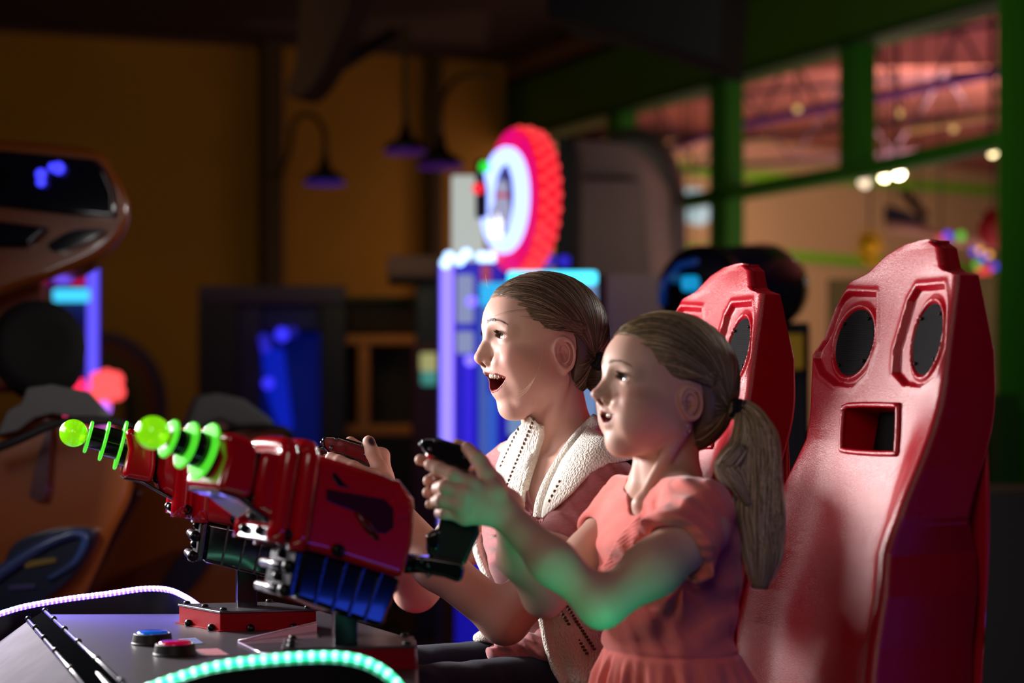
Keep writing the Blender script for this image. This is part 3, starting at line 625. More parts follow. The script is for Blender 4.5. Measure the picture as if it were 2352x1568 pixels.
# navy barrel game behind the seats
k = empty('barrel_game', P(1720, 1500, 6.4), 'round navy blue barrel shaped game behind the two seats', 'arcade machine'); k.location.z = 0
ax = (P(1895, 640, 7.0) - P(1600, 660, 6.2)).normalized()
NVB = mat('navy_gloss', (10, 18, 62), .25, coat=.8)
mb = MB(); mb.lathe([(0, .06), (.01, .12), (.04, .135), (.40, .150), (.48, .13), (.50, .05), (.5, 0)], P(1620, 672, 6.2), ax, 36); mb.build('barrel', NVB, k, smooth=True)
mb = MB(); mb.lathe([(-.02, .0), (-.02, .125), (.02, .14), (.06, .14)], P(1600, 668, 6.15), ax, 36); mb.build('barrel_lid', mat('black_navy', (8, 10, 26), .3), k, smooth=True)
box_px(1565, 632, 1606, 668, 6.0, .03, glow('cyan_lamp', (0, 150, 210), .9), 'cyan_lamp', k, .012)
box_px(1540, 625, 1568, 650, 6.02, .03, glow('cyan_lamp_dim', (0, 70, 120), .6), 'cyan_lamp', k, .012)
mb = MB(); mb.tube([P(1520, 700, 6.1), P(1524, 650, 6.1), P(1560, 610, 6.1), P(1640, 590, 6.15), P(1690, 610, 6.2)], .012, 8); mb.build('blue_trim', mat('blue_trim', (20, 60, 120), .3, emit=(0, 40, 110), es=.4), k, smooth=True)
box_px(1560, 740, 1860, 1500, 6.5, .6, mat('black_base', (12, 12, 22), .5), 'base', k)
box_px(1795, 765, 1848, 850, 6.3, .1, mat('mustard_panel', (190, 150, 30), .6), 'yellow_panel', k, .01)
# cream wall panel and dark unit behind the near seat's right side
mb = MB(); mb.prism([P(1900, 640, 9.6), P(2288, 640, 9.0), P(2288, 960, 9.0), P(1900, 960, 9.6)], Vector((.1, .2, 0))); tag(mb.build('party_banner', mat('beige_banner', (200, 160, 110), .8, mottle=.2, mscale=4), bevel=.004), 'beige banner panel seen between the near seat and green post', 'banner')
mb = MB(); mb.prism([P(2150, 1130, 6.0), P(2420, 1130, 6.0), P(2420, 1800, 6.0), P(2150, 1800, 6.0)], Vector((.2, .6, 0))); tag(mb.build('dark_counter', mat('charcoal_counter', (30, 30, 32), .6), bevel=.01), 'charcoal counter in the lower right corner behind the near seat', 'counter')

# ------------------------------------------------------------------ materials of the game
RED = mat('red_gloss_plastic', (190, 4, 24), .16, coat=1.0, spec=.5)
REDM = mat('red_painted_metal', (130, 0, 14), .5, spec=.12)
BLACKP = mat('black_gloss_plastic', (10, 10, 12), .16, coat=.6)
BLACKM = mat('black_satin_metal', (16, 16, 19), .30, metal=.6)
CHROME = mat('brushed_steel', (84, 84, 90), .25, metal=1.0, bump=.1, bscale=220)
STEEL = mat('worn_steel_sheet', (150, 148, 155), .42, metal=.9, mottle=.4, mscale=30)
NEON = mat('fluorescent_acrylic', (140, 230, 20), .08, emit=(135, 215, 15), es=.6, trans=.25, coat=.5)
NEONR = mat('fluorescent_acrylic_disc', (90, 240, 60), .1, emit=(90, 240, 50), es=.75, coat=.5)
DARKBOLT = mat('blackened_bolt', (12, 12, 14), .3, metal=.5)
SEATR = mat('red_moulded_vinyl', (172, 6, 30), .27, bump=.32, bscale=800, spec=.8, coat=.0)
GRILL = mat('speaker_mesh', (22, 22, 24), .85, spec=.2)
CON = mat('console_laminate', (44, 39, 46), .36, spec=.5, mottle=.35, mscale=14)
CONM = mat('console_metal', (96, 92, 102), .9, metal=0, spec=.05, mottle=.35, mscale=20)

# ------------------------------------------------------------------ seats
REC = math.radians(12)
sp0 = P(2130, 553, 2.72); sn = (FW * math.cos(REC) + UP * math.sin(REC)); st_ = (UP * math.cos(REC) - FW * math.sin(REC))
def seat_st(px, py, lift=0.0):
    q = on(px, py, sp0 + sn * lift, sn) - sp0; return q.dot(SD), q.dot(st_)
R_OUT = [(2150, 556), (2166, 568), (2171, 612), (2180, 621), (2203, 628), (2192, 700), (2180, 790), (2170, 880), (2158, 960), (2142, 1080), (2122, 1200), (2098, 1285), (2092, 1380), (2072, 1500), (2062, 1600), (2050, 1800)]
L_OUT = [(2110, 556), (2075, 565), (2035, 588), (1990, 630), (1948, 650), (1915, 705), (1885, 780), (1861, 815), (1857, 900), (1856, 1010), (1842, 1060), (1815, 1150), (1782, 1260), (1748, 1350), (1728, 1430), (1718, 1600), (1712, 1800)]
def prof(out):
    a = sorted([seat_st(*q) for q in out], key=lambda v: v[1]); return [v[1] for v in a], [v[0] for v in a]
def seat():
    t = empty('racing_seat', (sp0.x, sp0.y, 0)); 
    rt, rs = prof(R_OUT); lt, ls = prof(L_OUT)
    tmax = seat_st(2130, 553)[1]; tmin = max(rt[0], lt[0])
    NR, NF = 420, 190
    pods = [[seat_st(*q) for q in pl] for pl in (
        [(2172, 658), (2108, 662), (2090, 691), (2057, 802), (2054, 855), (2077, 881), (2116, 884), (2149, 861), (2170, 802), (2176, 704)],
        [(2012, 676), (1952, 674), (1919, 700), (1883, 782), (1874, 822), (1887, 855), (1919, 881), (1959, 884), (1987, 855), (2010, 789)])]
    sp_ = [(seat_st(2124.5, 776), seat_st(2163, 740), seat_st(2124, 697)), (seat_st(1955, 784), seat_st(2001, 760), seat_st(1960, 711))]
    SPK = []
    for c, e, f_ in sp_:
        a = abs(e[0] - c[0]) * 1.0; b = abs(f_[1] - c[1]); SPK.append((c, a, b))
    ts = np.concatenate([np.linspace(tmin, tmax - .03, NR - 40), tmax - .03 + .03 * np.sin(np.linspace(.06, 1, 40) * math.pi / 2)])
    y2 = lambda y: seat_st(2000, y)[1]
    def hgt(s, t, L, R):
        w = R - L; h = np.zeros_like(s)
        dr = R - s; dl = s - L
        low = float(np.clip((y2(900) - t) / (y2(900) - y2(1250)), 0, 1)); low = low * low * (3 - 2 * low)
        bw = .050 + .012 * low
        h += (.002 + .040 * low) * np.exp(-(np.maximum(dr - .008, 0) / (bw * .8)) ** 2.5) + (.001 + .030 * low) * np.exp(-(np.maximum(dl - .008, 0) / (bw * .8)) ** 2.5)
        h += .004 * math.exp(-((t - y2(590)) / .05) ** 2)       # head roll
        for pl in pods:
            d = s_poly2(s.astype(np.float32), np.full_like(s, t).astype(np.float32), pl)
            em = np.clip((np.minimum(dr, dl) - .006) / .008, 0, 1); sm_ = np.clip(.5 - d / .007, 0, 1); h -= .0075 * em * sm_ * sm_ * (3 - 2 * sm_)
            h += .0018 * em * np.exp(-((d - .005) / .005) ** 2)
        for (c, a, b) in SPK:
            k = np.sqrt(((s - c[0]) / a) ** 2 + ((t - c[1]) / b) ** 2); h += .0045 * np.exp(-((k - 1.13) / .09) ** 2) - .004 * np.clip((1.04 - k) / .06, 0, 1)
        r = .012; de = np.minimum(dr, dl); q = np.clip(r - de, 0, r); h -= r - np.sqrt(np.maximum(r * r - q * q, 0))
        return h
    def depth(t):
        return float(np.interp(t, [y2(1600), y2(1280), y2(1195), y2(960), y2(807), y2(632), tmax], [.15, .135, .105, .085, .068, .020, .016]))
    rows = []
    for t_ in ts:
        L = float(np.interp(t_, lt, ls)); R = float(np.interp(t_, rt, rs))
        if t_ > tmax - .004: 
            f = (tmax - t_) / .004; 
        s = L + (R - L) * (.5 - .5 * np.cos(np.pi * np.linspace(0, 1, NF))); h = hgt(s, t_, L, R)
        ring = [sp0 + SD * float(a) + st_ * float(t_) + sn * float(b) for a, b in zip(s, h)]
        D = depth(t_); er, el = ring[-1], ring[0]; bk = -FW
        ring += [er + bk * D * .12 + SD * .001, er + bk * D * .9 + SD * .002, er + bk * D - SD * .006]
        ring += [el + bk * D + SD * .010, el + bk * D * .9, el + bk * D * .1 - SD * .001]
        rows.append(ring)
    m = len(rows[0]); vs = [v for r in rows for v in r]
    # drop the cells of the opening: rounded window
    hc_ = [(1938, 948), (1950, 931), (2056, 931), (2064, 942), (2061, 1030), (2050, 1042), (1946, 1036), (1934, 1020)]
    fs = [(i * m + k, i * m + (k + 1) % m, (i + 1) * m + (k + 1) % m, (i + 1) * m + k) for i in range(len(rows) - 1) for k in range(m)]
    fs += [list(range(m - 1, -1, -1)), [(len(rows) - 1) * m + k for k in range(m)]]
    body = mesh_obj('backrest', vs, fs, SEATR, None, smooth=True)
    bm = bmesh.new(); bm.from_mesh(body.data); bmesh.ops.recalc_face_normals(bm, faces=bm.faces); bm.to_mesh(body.data); bm.free()
    cut = MB(); 
    pts = []
    cc = [on(x, y, sp0, sn) for x, y in hc_]
    q0 = spline(cc + [cc[0]], 3)[:-1]
    cut.prism([p + sn * .06 for p in q0], -sn * .125); co = cut.build('cutter', SEATR)
    bo = body.modifiers.new('cut', 'BOOLEAN'); bo.object = co; bo.operation = 'DIFFERENCE'; bo.solver = 'EXACT'
    bpy.context.view_layer.update()
    dg = bpy.context.evaluated_depsgraph_get(); me = bpy.data.meshes.new_from_object(body.evaluated_get(dg))
    body.modifiers.clear(); body.data = me; bpy.data.objects.remove(co)
    me.polygons.foreach_set('use_smooth', [True] * len(me.polygons))
    try: me.set_sharp_from_angle(angle=math.radians(38))
    except Exception: pass
    setparent(body, t)
    # lip of the opening
    mb = MB(); mb.tube([p + sn * .001 for p in q0] + [q0[0] + sn * .001], .0042, 8, cap=False); mb.build('slot_rim', SEATR, body, smooth=True)
    mb = MB(); a, b = on(2030, 1000, sp0 - sn * .045, sn), 0
    mb.box(on(2040, 985, sp0 - sn * .052, sn), (SD, st_, sn), (.05, .075, .004)); mb.build('slot_mesh', GRILL, body)
    for (c, a, b) in SPK:
        o = sp0 + SD * c[0] + st_ * c[1] - sn * .0075
        mb = MB(); n = 40; ringp = [o + SD * a * 1.03 * math.cos(2 * math.pi * k / n) + st_ * b * 1.03 * math.sin(2 * math.pi * k / n) for k in range(n)]
        mb.prism([p - sn * .003 for p in ringp], sn * .004)
        # woven ribs of the grille
        for k in range(-16, 17):
            u = (k + .5) / 17.0; hb = b * .98 * math.sqrt(1 - u * u * .96) ; ha = a * .98
            mb2 = o + st_ * (u * b * .98)
            wd = ha * math.sqrt(max(0, 1 - u * u)); 
            mb.box(mb2 + sn * .0015, (SD, st_, sn), (wd * 2, b * .028, .0014))
        g = mb.build('speaker_grille', GRILL, t)
        mb = MS()
        for an in (50, 140, 230, 320):
            an = math.radians(an); mb.ball(o + SD * a * .92 * math.cos(an) + st_ * b * .92 * math.sin(an) + sn * .003, .0026, 8)
        mb.build('screw', DARKBOLT, g, smooth=True)
    # outer rear shell, hip bolster, seat base and pedestal
    sh = []
    for (px, py, w_, dp) in ((2268, 905, .004, .06), (2292, 980, .02, .085), (2312, 1080, .03, .10), (2318, 1200, .035, .115), (2310, 1330, .03, .12), (2270, 1440, .02, .12), (2240, 1560, .02, .12), (2220, 1700, .02, .12)):
        sh.append((px, py, w_, dp))
    rowsS = []
    for (px, py, w_, dp) in sh:
        o = on(2268, py, sp0 + SD * float(np.interp(seat_st(2180, py)[1], rt, rs)) , SD)   # on the seat's side plane
        e = on(px, py, sp0 + SD * float(np.interp(seat_st(2180, py)[1], rt, rs)), SD)
        rr = []
        for k in range(9):
            u = k / 8; rr.append(o.lerp(e, math.sin(u * math.pi / 2)) - SD * (.004 + .34 * u * u * u))
        rr += [rr[-1] + FW * .03, o - SD * .34]
        rowsS.append(rr)
    m = len(rowsS[0]); vs = [v for r in rowsS for v in r]
    fs = [(i * m + k, (i + 1) * m + k, (i + 1) * m + (k + 1) % m, i * m + (k + 1) % m) for i in range(len(rowsS) - 1) for k in range(m)] + [list(range(m)), [(len(rowsS) - 1) * m + k for k in range(m - 1, -1, -1)]]
    mesh_obj('rear_shell', vs, fs, mat('red_gloss_shell', (190, 22, 40), .25, coat=.6), t, smooth=True, sub=1)
    c = Vector((sp0.x, sp0.y, 0)) + FW * .20 - SD * .16
    mb = MB(); mb.box(c + UP * .43 + FW * .06, (FW, SD, UP), (.50, .40, .14)); mb.build('seat_cushion', SEATR, t, bevel=.04, seg=4)
    mb = MB(); mb.box(c + UP * .18, (FW, SD, UP), (.44, .34, .36)); mb.build('seat_base', BLACKM, t, bevel=.02)
    mb = MB(); mb.box(c + UP * .56 - FW * .16, (FW, SD, UP), (.10, .36, .22)); mb.build('backrest_foot', SEATR, t, bevel=.03, seg=3)
    return t
def side_mirror(): pass
near_seat = seat()
tag(near_seat, 'red moulded racing seat with two round speakers and a slot, behind the younger blonde girl', 'seat', 'racing seats of the shooting game')
far_seat = copy_tree(near_seat)
TF = P(1702, 607, 2.72 * (930 - 553) / (930 - 607)) - sp0
far_seat.location = far_seat.location + TF
far_seat['label'] = 'red moulded racing seat behind the brown haired older girl, mostly hidden by both players'

# ------------------------------------------------------------------ plasma guns
BETA = math.radians(30); PHI = math.radians(20)
gA = Vector((-math.cos(BETA), -math.sin(BETA), 0)); gN = Vector((math.sin(BETA), -math.cos(BETA), 0))     # pointing, towards the camera side
GW = .105
g0 = P(720, 1150, 2.375)                      # a point of the gun's camera-side face
def G(px, py, off=0.0): return on(px, py, g0 + gN * off, gN)
gB = gA * math.cos(PHI) + UP * math.sin(PHI); gU = UP * math.cos(PHI) - gA * math.sin(PHI)
def gun():
    t = empty('plasma_gun', (G(740, 1300).x, G(740, 1300).y, .80))
    body = [(606, 1034), (652, 1043), (690, 1045), (742, 1047), (752, 1047), (871, 1086), (924, 1103), (957, 1146), (959, 1170), (952, 1250), (940, 1300), (928, 1332), (735, 1271), (690, 1262), (619, 1242), (634, 1201), (590, 1170), (588, 1120)]
    mb = MB(); mb.prism([G(*q) for q in body], -gN * GW); b = mb.build('gun_body', RED, t, bevel=.011, seg=5)
    # two raised hoops
    for (tx, ty, bx, by, w_) in ((676, 1026, 640, 1246, 30), (722, 1031, 688, 1264, 30)):
        mb = MB(); a0, a1 = G(tx - w_ / 2, ty + 1, .009), G(tx + w_ / 2, ty + 3, .009); b0, b1 = G(bx - w_ / 2 + 4, by - 2, .009), G(bx + w_ / 2, by + 4, .009)
        c0, c1 = (a0 + a1) / 2 - gN * .011, (b0 + b1) / 2 - gN * .011
        dn_ = (c1 - c0).normalized(); pth = [c1, c0 + dn_ * .02, c0 + dn_ * .006 - gN * .004, c0 - gN * .016, c0 - gN * (GW - .020), c0 + dn_ * .006 - gN * (GW - .008), c0 + dn_ * .02 - gN * (GW - .004), c1 - gN * (GW - .004)]
        mb.tube(spline(pth, 6), .0125, 16); mb.build('hoop', RED, b, smooth=True)
    # collar round the barrel
    col = [(518, 998), (536, 993), (566, 1001), (592, 1017), (596, 1040), (590, 1100), (577, 1149), (551, 1140), (502, 1126), (512, 1090), (524, 1050), (522, 1020)]
    mb = MB(); mb.prism([G(*q, .004) for q in col], -gN * (GW + .008)); mb.build('collar', RED, b, bevel=.014, seg=5)
    mb = MB(); mb.prism([G(578, 1030, -.008), G(620, 1045, -.008), G(606, 1160, -.008), G(570, 1146, -.008)], -gN * (GW - .016)); mb.build('collar_gap', BLACKP, b, bevel=.006)
    # nose underside plate in violet reflecting steel
    mb = MB(); mb.prism([G(502, 1126, -.002), G(551, 1140, -.002), G(593, 1171, -.002), G(634, 1201, -.002), G(630, 1207, -.002), G(589, 1178, -.002), G(548, 1147, -.002), G(500, 1131, -.002)], -gN * (GW - .004)); mb.build('underside_plate', BLACKP, b, bevel=.002)
    # silver plate at the front of the belly
    A0, A1 = G(636, 1202, -.004), G(620, 1240, -.004)
    mb = MB(); mb.prism([A0, A1, A1 + gA * .004, A0 + gA * .004], -gN * (GW - .008)); pl = mb.build('front_plate', CHROME, b, bevel=.0015)
    mb = MS(); mid = (A0 + A1) / 2 + gA * .006
    for k in (.28, .72): mb.ball(mid - gN * GW * k, .006, 10)
    mb.build('screw', DARKBOLT, pl, smooth=True)
    for (x, y) in ((656, 1227), (776, 1263)):
        mb = MS(); mb.lathe([(-.004, .0075), (.004, .0075), (.0065, .005), (.0065, .003), (.002, .0028)], G(x, y, .003), gN, 20); mb.build('bolt', DARKBOLT, b, smooth=True)
    # recessed panels, vent and slot on the side
    mb = MB(); mb.prism([G(762, 1092, .0015), G(770, 1084, .0015), G(790, 1108, .0015), G(806, 1121, .0015), G(778, 1116, .0015)], -gN * .004); mb.build('vent', BLACKP, b, bevel=.0008)
    mb = MB(); mb.prism([G(751, 1122, .0012), G(885, 1146, .0012), G(905, 1168, .0012), G(905, 1212, .0012), G(886, 1226, .0012), G(868, 1224, .0012), G(822, 1178, .0012), G(750, 1150, .0012)], -gN * .003)
    mb.build('side_window', mat('dark_tinted_acrylic', (60, 8, 40), .08, coat=1), b, bevel=.001)
    mb = MB(); mb.prism([G(900, 1147, .002), G(940, 1150, .002), G(944, 1165, .002), G(940, 1190, .002), G(922, 1192, .002), G(905, 1205, .002), G(905, 1170, .002)], -gN * .003); mb.build('side_panel', RED, b, bevel=.0015)
    mb = MB(); mb.tube([G(818, 1176, .002), G(846, 1210, .003), G(866, 1236, .002)], [.003, .006, .003], 8); mb.build('slot', mat('dark_red_plastic', (90, 4, 16), .3), b, smooth=True)
    # box slung under the body
    mb = MB(); mb.prism([G(697, 1264, -.010), G(925, 1330, -.010), G(880, 1440, -.010), G(855, 1434, -.010), G(676, 1372, -.010)], -gN * (GW - .020)); bx = mb.build('motor_box', mat('black_gloss_panel', (9, 9, 12), .12, coat=1.0), t, bevel=.006, seg=3)
    mb = MS()
    for k in (.22, .42, .60, .78):
        top = Vector(G(697, 1264, -.010)).lerp(G(925, 1330, -.010), k); bot = Vector(G(676, 1372, -.010)).lerp(G(880, 1440, -.010), k)
        mb.prism([top - gA * .0015, top + gA * .0015, bot + gA * .0015, bot - gA * .0015], gN * .003)
    mb.build('panel_seam', CHROME, bx)
    lt_, lb_ = G(697, 1266, -.012), G(676, 1370, -.012); fwd = gA
    mb = MB(); mb.prism([lt_, lb_, lb_ + fwd * .010, lt_ + fwd * .010], -gN * (GW - .030)); br = mb.build('bracket', CHROME, bx, bevel=.002)
    for k in (.32, .84):
        p = Vector(lt_).lerp(lb_, k) + fwd * .016; mb = MB(); mb.tube([p + gN * .002, p - gN * (GW - .030)], .0062, 14); mb.build('roller', CHROME, br, smooth=True)
        mb = MB(); mb.ball(p + gN * .003, .0085, 12); mb.build('roller_cap', DARKBOLT, br, smooth=True)
    mb = MS()
    for k in (.08, .58): mb.ball(Vector(lt_).lerp(lb_, k) + fwd * .012 - gN * .035, .006, 10)
    mb.build('screw', DARKBOLT, br, smooth=True)
    mb = MS(); rt_, rb_ = G(925, 1332, -.010), G(882, 1438, -.010)
    for k in (.2, .55, .9): mb.ball(Vector(rt_).lerp(rb_, k) - gA * .002 - gN * .02, .007, 10)
    mb.build('screw', DARKBOLT, bx, smooth=True)
    # barrel, three discs, ball
    noz = G(536, 1062, -GW / 2); 
    bc_ = noz + gB * .107
    s_ = lambda d: bc_ - gB * d
    mb = MB(); mb.lathe([(-.11, .029), (-.068, .029), (-.067, .0215), (-.045, .0215), (-.044, .0155), (-.019, .0155)], bc_, gB, 28); br_ = mb.build('barrel', BLACKP, t, smooth=True, bevel=.001)
    for d, r in ((.0215, .0235), (.0445, .0290), (.0680, .0360)):
        mb = MB(); mb.lathe([(-.0022, r * .35), (-.0022, r - .001), (-.0012, r), (.0012, r), (.0022, r - .001), (.0022, r * .35)], s_(d), gB, 40); mb.build('barrel_disc', NEONR, t, smooth=True, bevel=.0004)
    mb = MB(); mb.ball(bc_, .0198, 32); bl = mb.build('glowing_ball', NEON, t, smooth=True)
    # bubbles cast in the ball
    mb = MB(); r_ = random.Random(4)
    for i in range(170):
        v = Vector((r_.gauss(0, 1), r_.gauss(0, 1), r_.gauss(0, 1))).normalized() * .0196 * (.86 + .14 * r_.random()); mb.ball(bc_ + v, r_.uniform(.0004, .0010), 6)
    mb.build('bubble', mat('bubble_yellow', (255, 240, 60), .1, emit=(235, 230, 30), es=.8), bl, smooth=True)
    return t
gun_near = gun()
tag(gun_near, 'red mounted toy plasma gun with green ball and rings, gripped by the blonde girl', 'toy gun', 'plasma guns of the shooting game')
gun_far = copy_tree(gun_near)
B2 = math.radians(14.0); 
a_old = G(502, 1126); a_new = P(283, 1096, 2.79)
Rz = Matrix.Rotation(B2 - BETA, 4, 'Z')
gA2 = Vector((-math.cos(B2), -math.sin(B2), 0)); gN2 = Vector((math.sin(B2), -math.cos(B2), 0))
Rp = Matrix.Rotation(math.radians(-5.0), 4, -gN2)
Mx = Matrix.Translation(a_new) @ Rp @ Rz @ Matrix.Translation(-a_old)
gun_far.matrix_world = Mx @ Matrix.Translation(gun_near.location)
gun_far['label'] = 'red mounted toy plasma gun with green ball and rings, held by the older girl'
bpy.context.view_layer.update()
def grips(dx, dy, D0, ks, parent, mid):
    def q(x, y, d=0.0): return P(x + dx, y + dy, D0 + d * ks)
    # side pods
    pod = [(966, 1012), (975, 1003), (1002, 1004), (1058, 1021), (1078, 1042), (1085, 1064), (1074, 1086), (1054, 1085), (1004, 1060), (984, 1046), (970, 1032)]
    grp = MB(); grp.prism([q(x, y, -.012) for x, y in pod], (q(1000, 1000, .028) - q(1000, 1000, -.012))); g = grp.build('grip_pod', BLACKP, parent, bevel=.008 * ks, seg=4)
    for (x, y) in ((988, 1050), (1004, 1064)):
        mb = MB(); mb.tube([q(x - 4, y - 14, -.004), q(x, y, -.010), q(x + 2, y + 8, -.006)], [.004, .0045, .003], 8); mb.build('trigger', mat('red_trigger', (190, 14, 24), .3), g, smooth=True)
    mb = MS()
    for (x, y) in ((1068, 1048), (968, 1020), (989, 1031), (1000, 1012)): mb.ball(q(x, y, -.013), .0034, 10)
    mb.build('screw', CHROME, g, smooth=True)
    hd = [(1040, 1078), (1078, 1078), (1096, 1150), (1103, 1225), (1068, 1300), (1000, 1298), (976, 1262), (984, 1222), (1004, 1216), (1012, 1180), (1022, 1120)]
    mb = MB(); mb.prism([q(x, y, -.014) for x, y in hd], (q(1000, 1000, .018) - q(1000, 1000, -.014))); h = mb.build('handle', mat('grip_rubber', (14, 16, 18), .3, coat=.2), parent, bevel=.008 * ks, seg=4)
    mb = MB(); mb.prism([q(978, 1228, -.017), q(1006, 1216, -.017), q(1012, 1250, -.017), q(1004, 1268, -.017), q(980, 1264, -.017)], (q(1000, 1000, .018) - q(1000, 1000, -.012))); mb.build('trigger_guard', BLACKP, h, bevel=.004)
    ft = [(950, 1276), (990, 1280), (1062, 1292), (1068, 1304), (1062, 1334), (1048, 1336), (1020, 1326), (975, 1318), (950, 1306)]
    mb = MB(); mb.prism([q(x, y, -.022) for x, y in ft], (q(1000, 1000, .026) - q(1000, 1000, -.022))); f = mb.build('grip_foot', BLACKP, parent, bevel=.007 * ks, seg=4)
    mb = MS()
    for (x, y) in ((983, 1298), (984, 1320), (1060, 1302), (968, 1288)): mb.ball(q(x, y, -.024), .0036, 10)
    mb.build('screw', CHROME, f, smooth=True)
    mb = MB(); mb.tube([q(1000, 1300, .0), q(940, 1300, -.012), mid], .009, 10); mb.build('link_arm', BLACKM, parent, smooth=True)
    mb = MB(); mb.prism([q(930, 1272, 0), q(998, 1280, 0), q(998, 1288, 0), q(930, 1284, 0)], (q(1000, 1000, .03) - q(1000, 1000, 0))); mb.build('grip_plate', CHROME, parent, bevel=.002)
gm = empty('gun_grip', P(1050, 1300, 2.495)); tag(gm, 'black gun grip clutched in both hands of the blonde girl', 'grip', 'hand grips of the plasma guns')
grips(0, 0, 2.495, 1.0, gm, G(930, 1300, -.03))
gf = empty('gun_grip', P(820, 1284, 2.975)); tag(gf, 'black gun grip in the hands of the older girl, showing over the nearer gun', 'grip', 'hand grips of the plasma guns')
grips(-228, -4, 2.975, 1.1, gf, P(690, 1250, 2.93))
gx = MB(); gx.prism([P(x, y, 2.985) for x, y in ((724, 1028), (738, 1020), (758, 1024), (768, 1040), (740, 1046), (728, 1042))], (P(700, 1000, 3.01) - P(700, 1000, 2.985))); gx.build('grip_pod', BLACKP, gf, bevel=.006, seg=3)

# ------------------------------------------------------------------ console
ZT = 1.08 - .325
def T(px, py, z=ZT): return on(px, py, (0, 0, z), (0, 0, 1))
con = empty('game_console', T(500, 1500) - UP * ZT, 'grey topped control console of the shooting game under both guns', 'arcade console')
mb = MB(); mb.prism([T(*q) for q in ((108, 1410), (430, 1409), (740, 1402), (958, 1468), (965, 1640), (300, 1640))], -UP * .05); mb.build('console_top', CON, con, bevel=.004)
mb = MB(); mb.prism([T(x, y) - UP * .052 for x, y in ((130, 1414), (430, 1413), (660, 1412), (800, 1462), (800, 1640), (320, 1640))], -UP * (ZT - .053)); mb.build('console_cabinet', mat('console_side', (40, 6, 18), .35), con)
# edge channel with bolts and the sloping metal wing
e0, e1 = T(100, 1408), T(345, 1640); w0, w1 = T(62, 1412), T(262, 1640)
mb = MB(); mb.prism([e0 + UP * .004, e1 + UP * .004, w1 - UP * .010, w0 - UP * .010], -UP * .012); ch = mb.build('edge_channel', mat('black_channel', (7, 7, 9), .7, spec=.0, ior=1.06), con, bevel=.002)
mb = MS(); mb.tube([e0 + UP * .005, e1 + UP * .005], .0028, 8); mb.build('edge_trim', CHROME, ch, smooth=True)
mb = MS(); mb.tube([w0 - UP * .006, w1 - UP * .006], .0028, 8); mb.build('edge_trim', CHROME, ch, smooth=True)
mb = MS()
for k in (.02, .14, .27, .42, .60, .80):
    mb.ball(e0.lerp(e1, k) + UP * .006, .005, 10); mb.ball(w0.lerp(w1, k) - UP * .004, .005, 10)
mb.build('bolt', DARKBOLT, ch, smooth=True)
dn = FW * .42 - UP * .30
mb = MB(); mb.prism([w0 - UP * .010, w1 - UP * .010, w1 + dn, w0 + dn], -UP * .02); mb.build('metal_wing', CONM, con, bevel=.002)
mb = MB(); mb.prism([T(-60, 1560, .66), T(5, 1535, .66), T(160, 1700, .66), T(100, 1720, .66)], -UP * .02); mb.build('metal_lip', CONM, con, bevel=.002)
# round buttons
def button(px, py, r, colr, lab, es):
    c = T(px, py); o = empty('push_button', c, lab, 'push button')
    mb = MB(); mb.lathe([(0, r * 1.04), (.002, r * 1.04), (.003, r * 1.0), (.014, r * .92), (.015, r * .84), (.013, r * .80)], c, UP, 48); mb.build('button_ring', mat('matte_black_ring', (14, 13, 14), .5, spec=.3), o, smooth=True, bevel=.0005)
    mb = MB(); mb.lathe([(.008, r * .80), (.015, r * .79), (.0175, r * .72), (.018, .0)], c, UP, 40); mb.build('button_cap', mat('button_' + lab.split()[0], colr, .12, emit=colr, es=es, coat=1), o, smooth=True)
button(350, 1478, .0275, (0, 90, 200), 'blue lit round push button with black ring on the console', .35)
button(402, 1503, .0275, (170, 0, 60), 'red lit round push button with black ring on the console', .5)
def sticker(q, colr, lab, n, seed):
    o = MB(); o.prism([T(*v) + UP * .0008 for v in q], -UP * .0006); s = o.build('instruction_sticker', mat('sticker_' + lab.split()[0], colr, .6), con)
    mb = MB(); r_ = random.Random(seed); a, b, c, d = [T(*v) + UP * .0012 for v in q]
    for i in range(n):
        v = (i + .5) / n; L = a.lerp(d, v); R = b.lerp(c, v); u = .06
        while u < .92:
            w = r_.uniform(.03, .10); p, s2 = L.lerp(R, u), L.lerp(R, min(.95, u + w)); dv = (d - a) * (.22 / n); mb.prism([p - dv, s2 - dv, s2 + dv, p + dv], -UP * .0003); u += w + .03
    mb.build('printed_lines', mat('print_' + lab.split()[0], [min(255, c * 1.9) for c in colr], .6), s)
sticker([(408, 1468), (450, 1465), (468, 1478), (424, 1482)], (50, 60, 95), 'blue', 4, 1)
sticker([(450, 1492), (502, 1490), (528, 1505), (470, 1506)], (110, 62, 70), 'red', 4, 2)
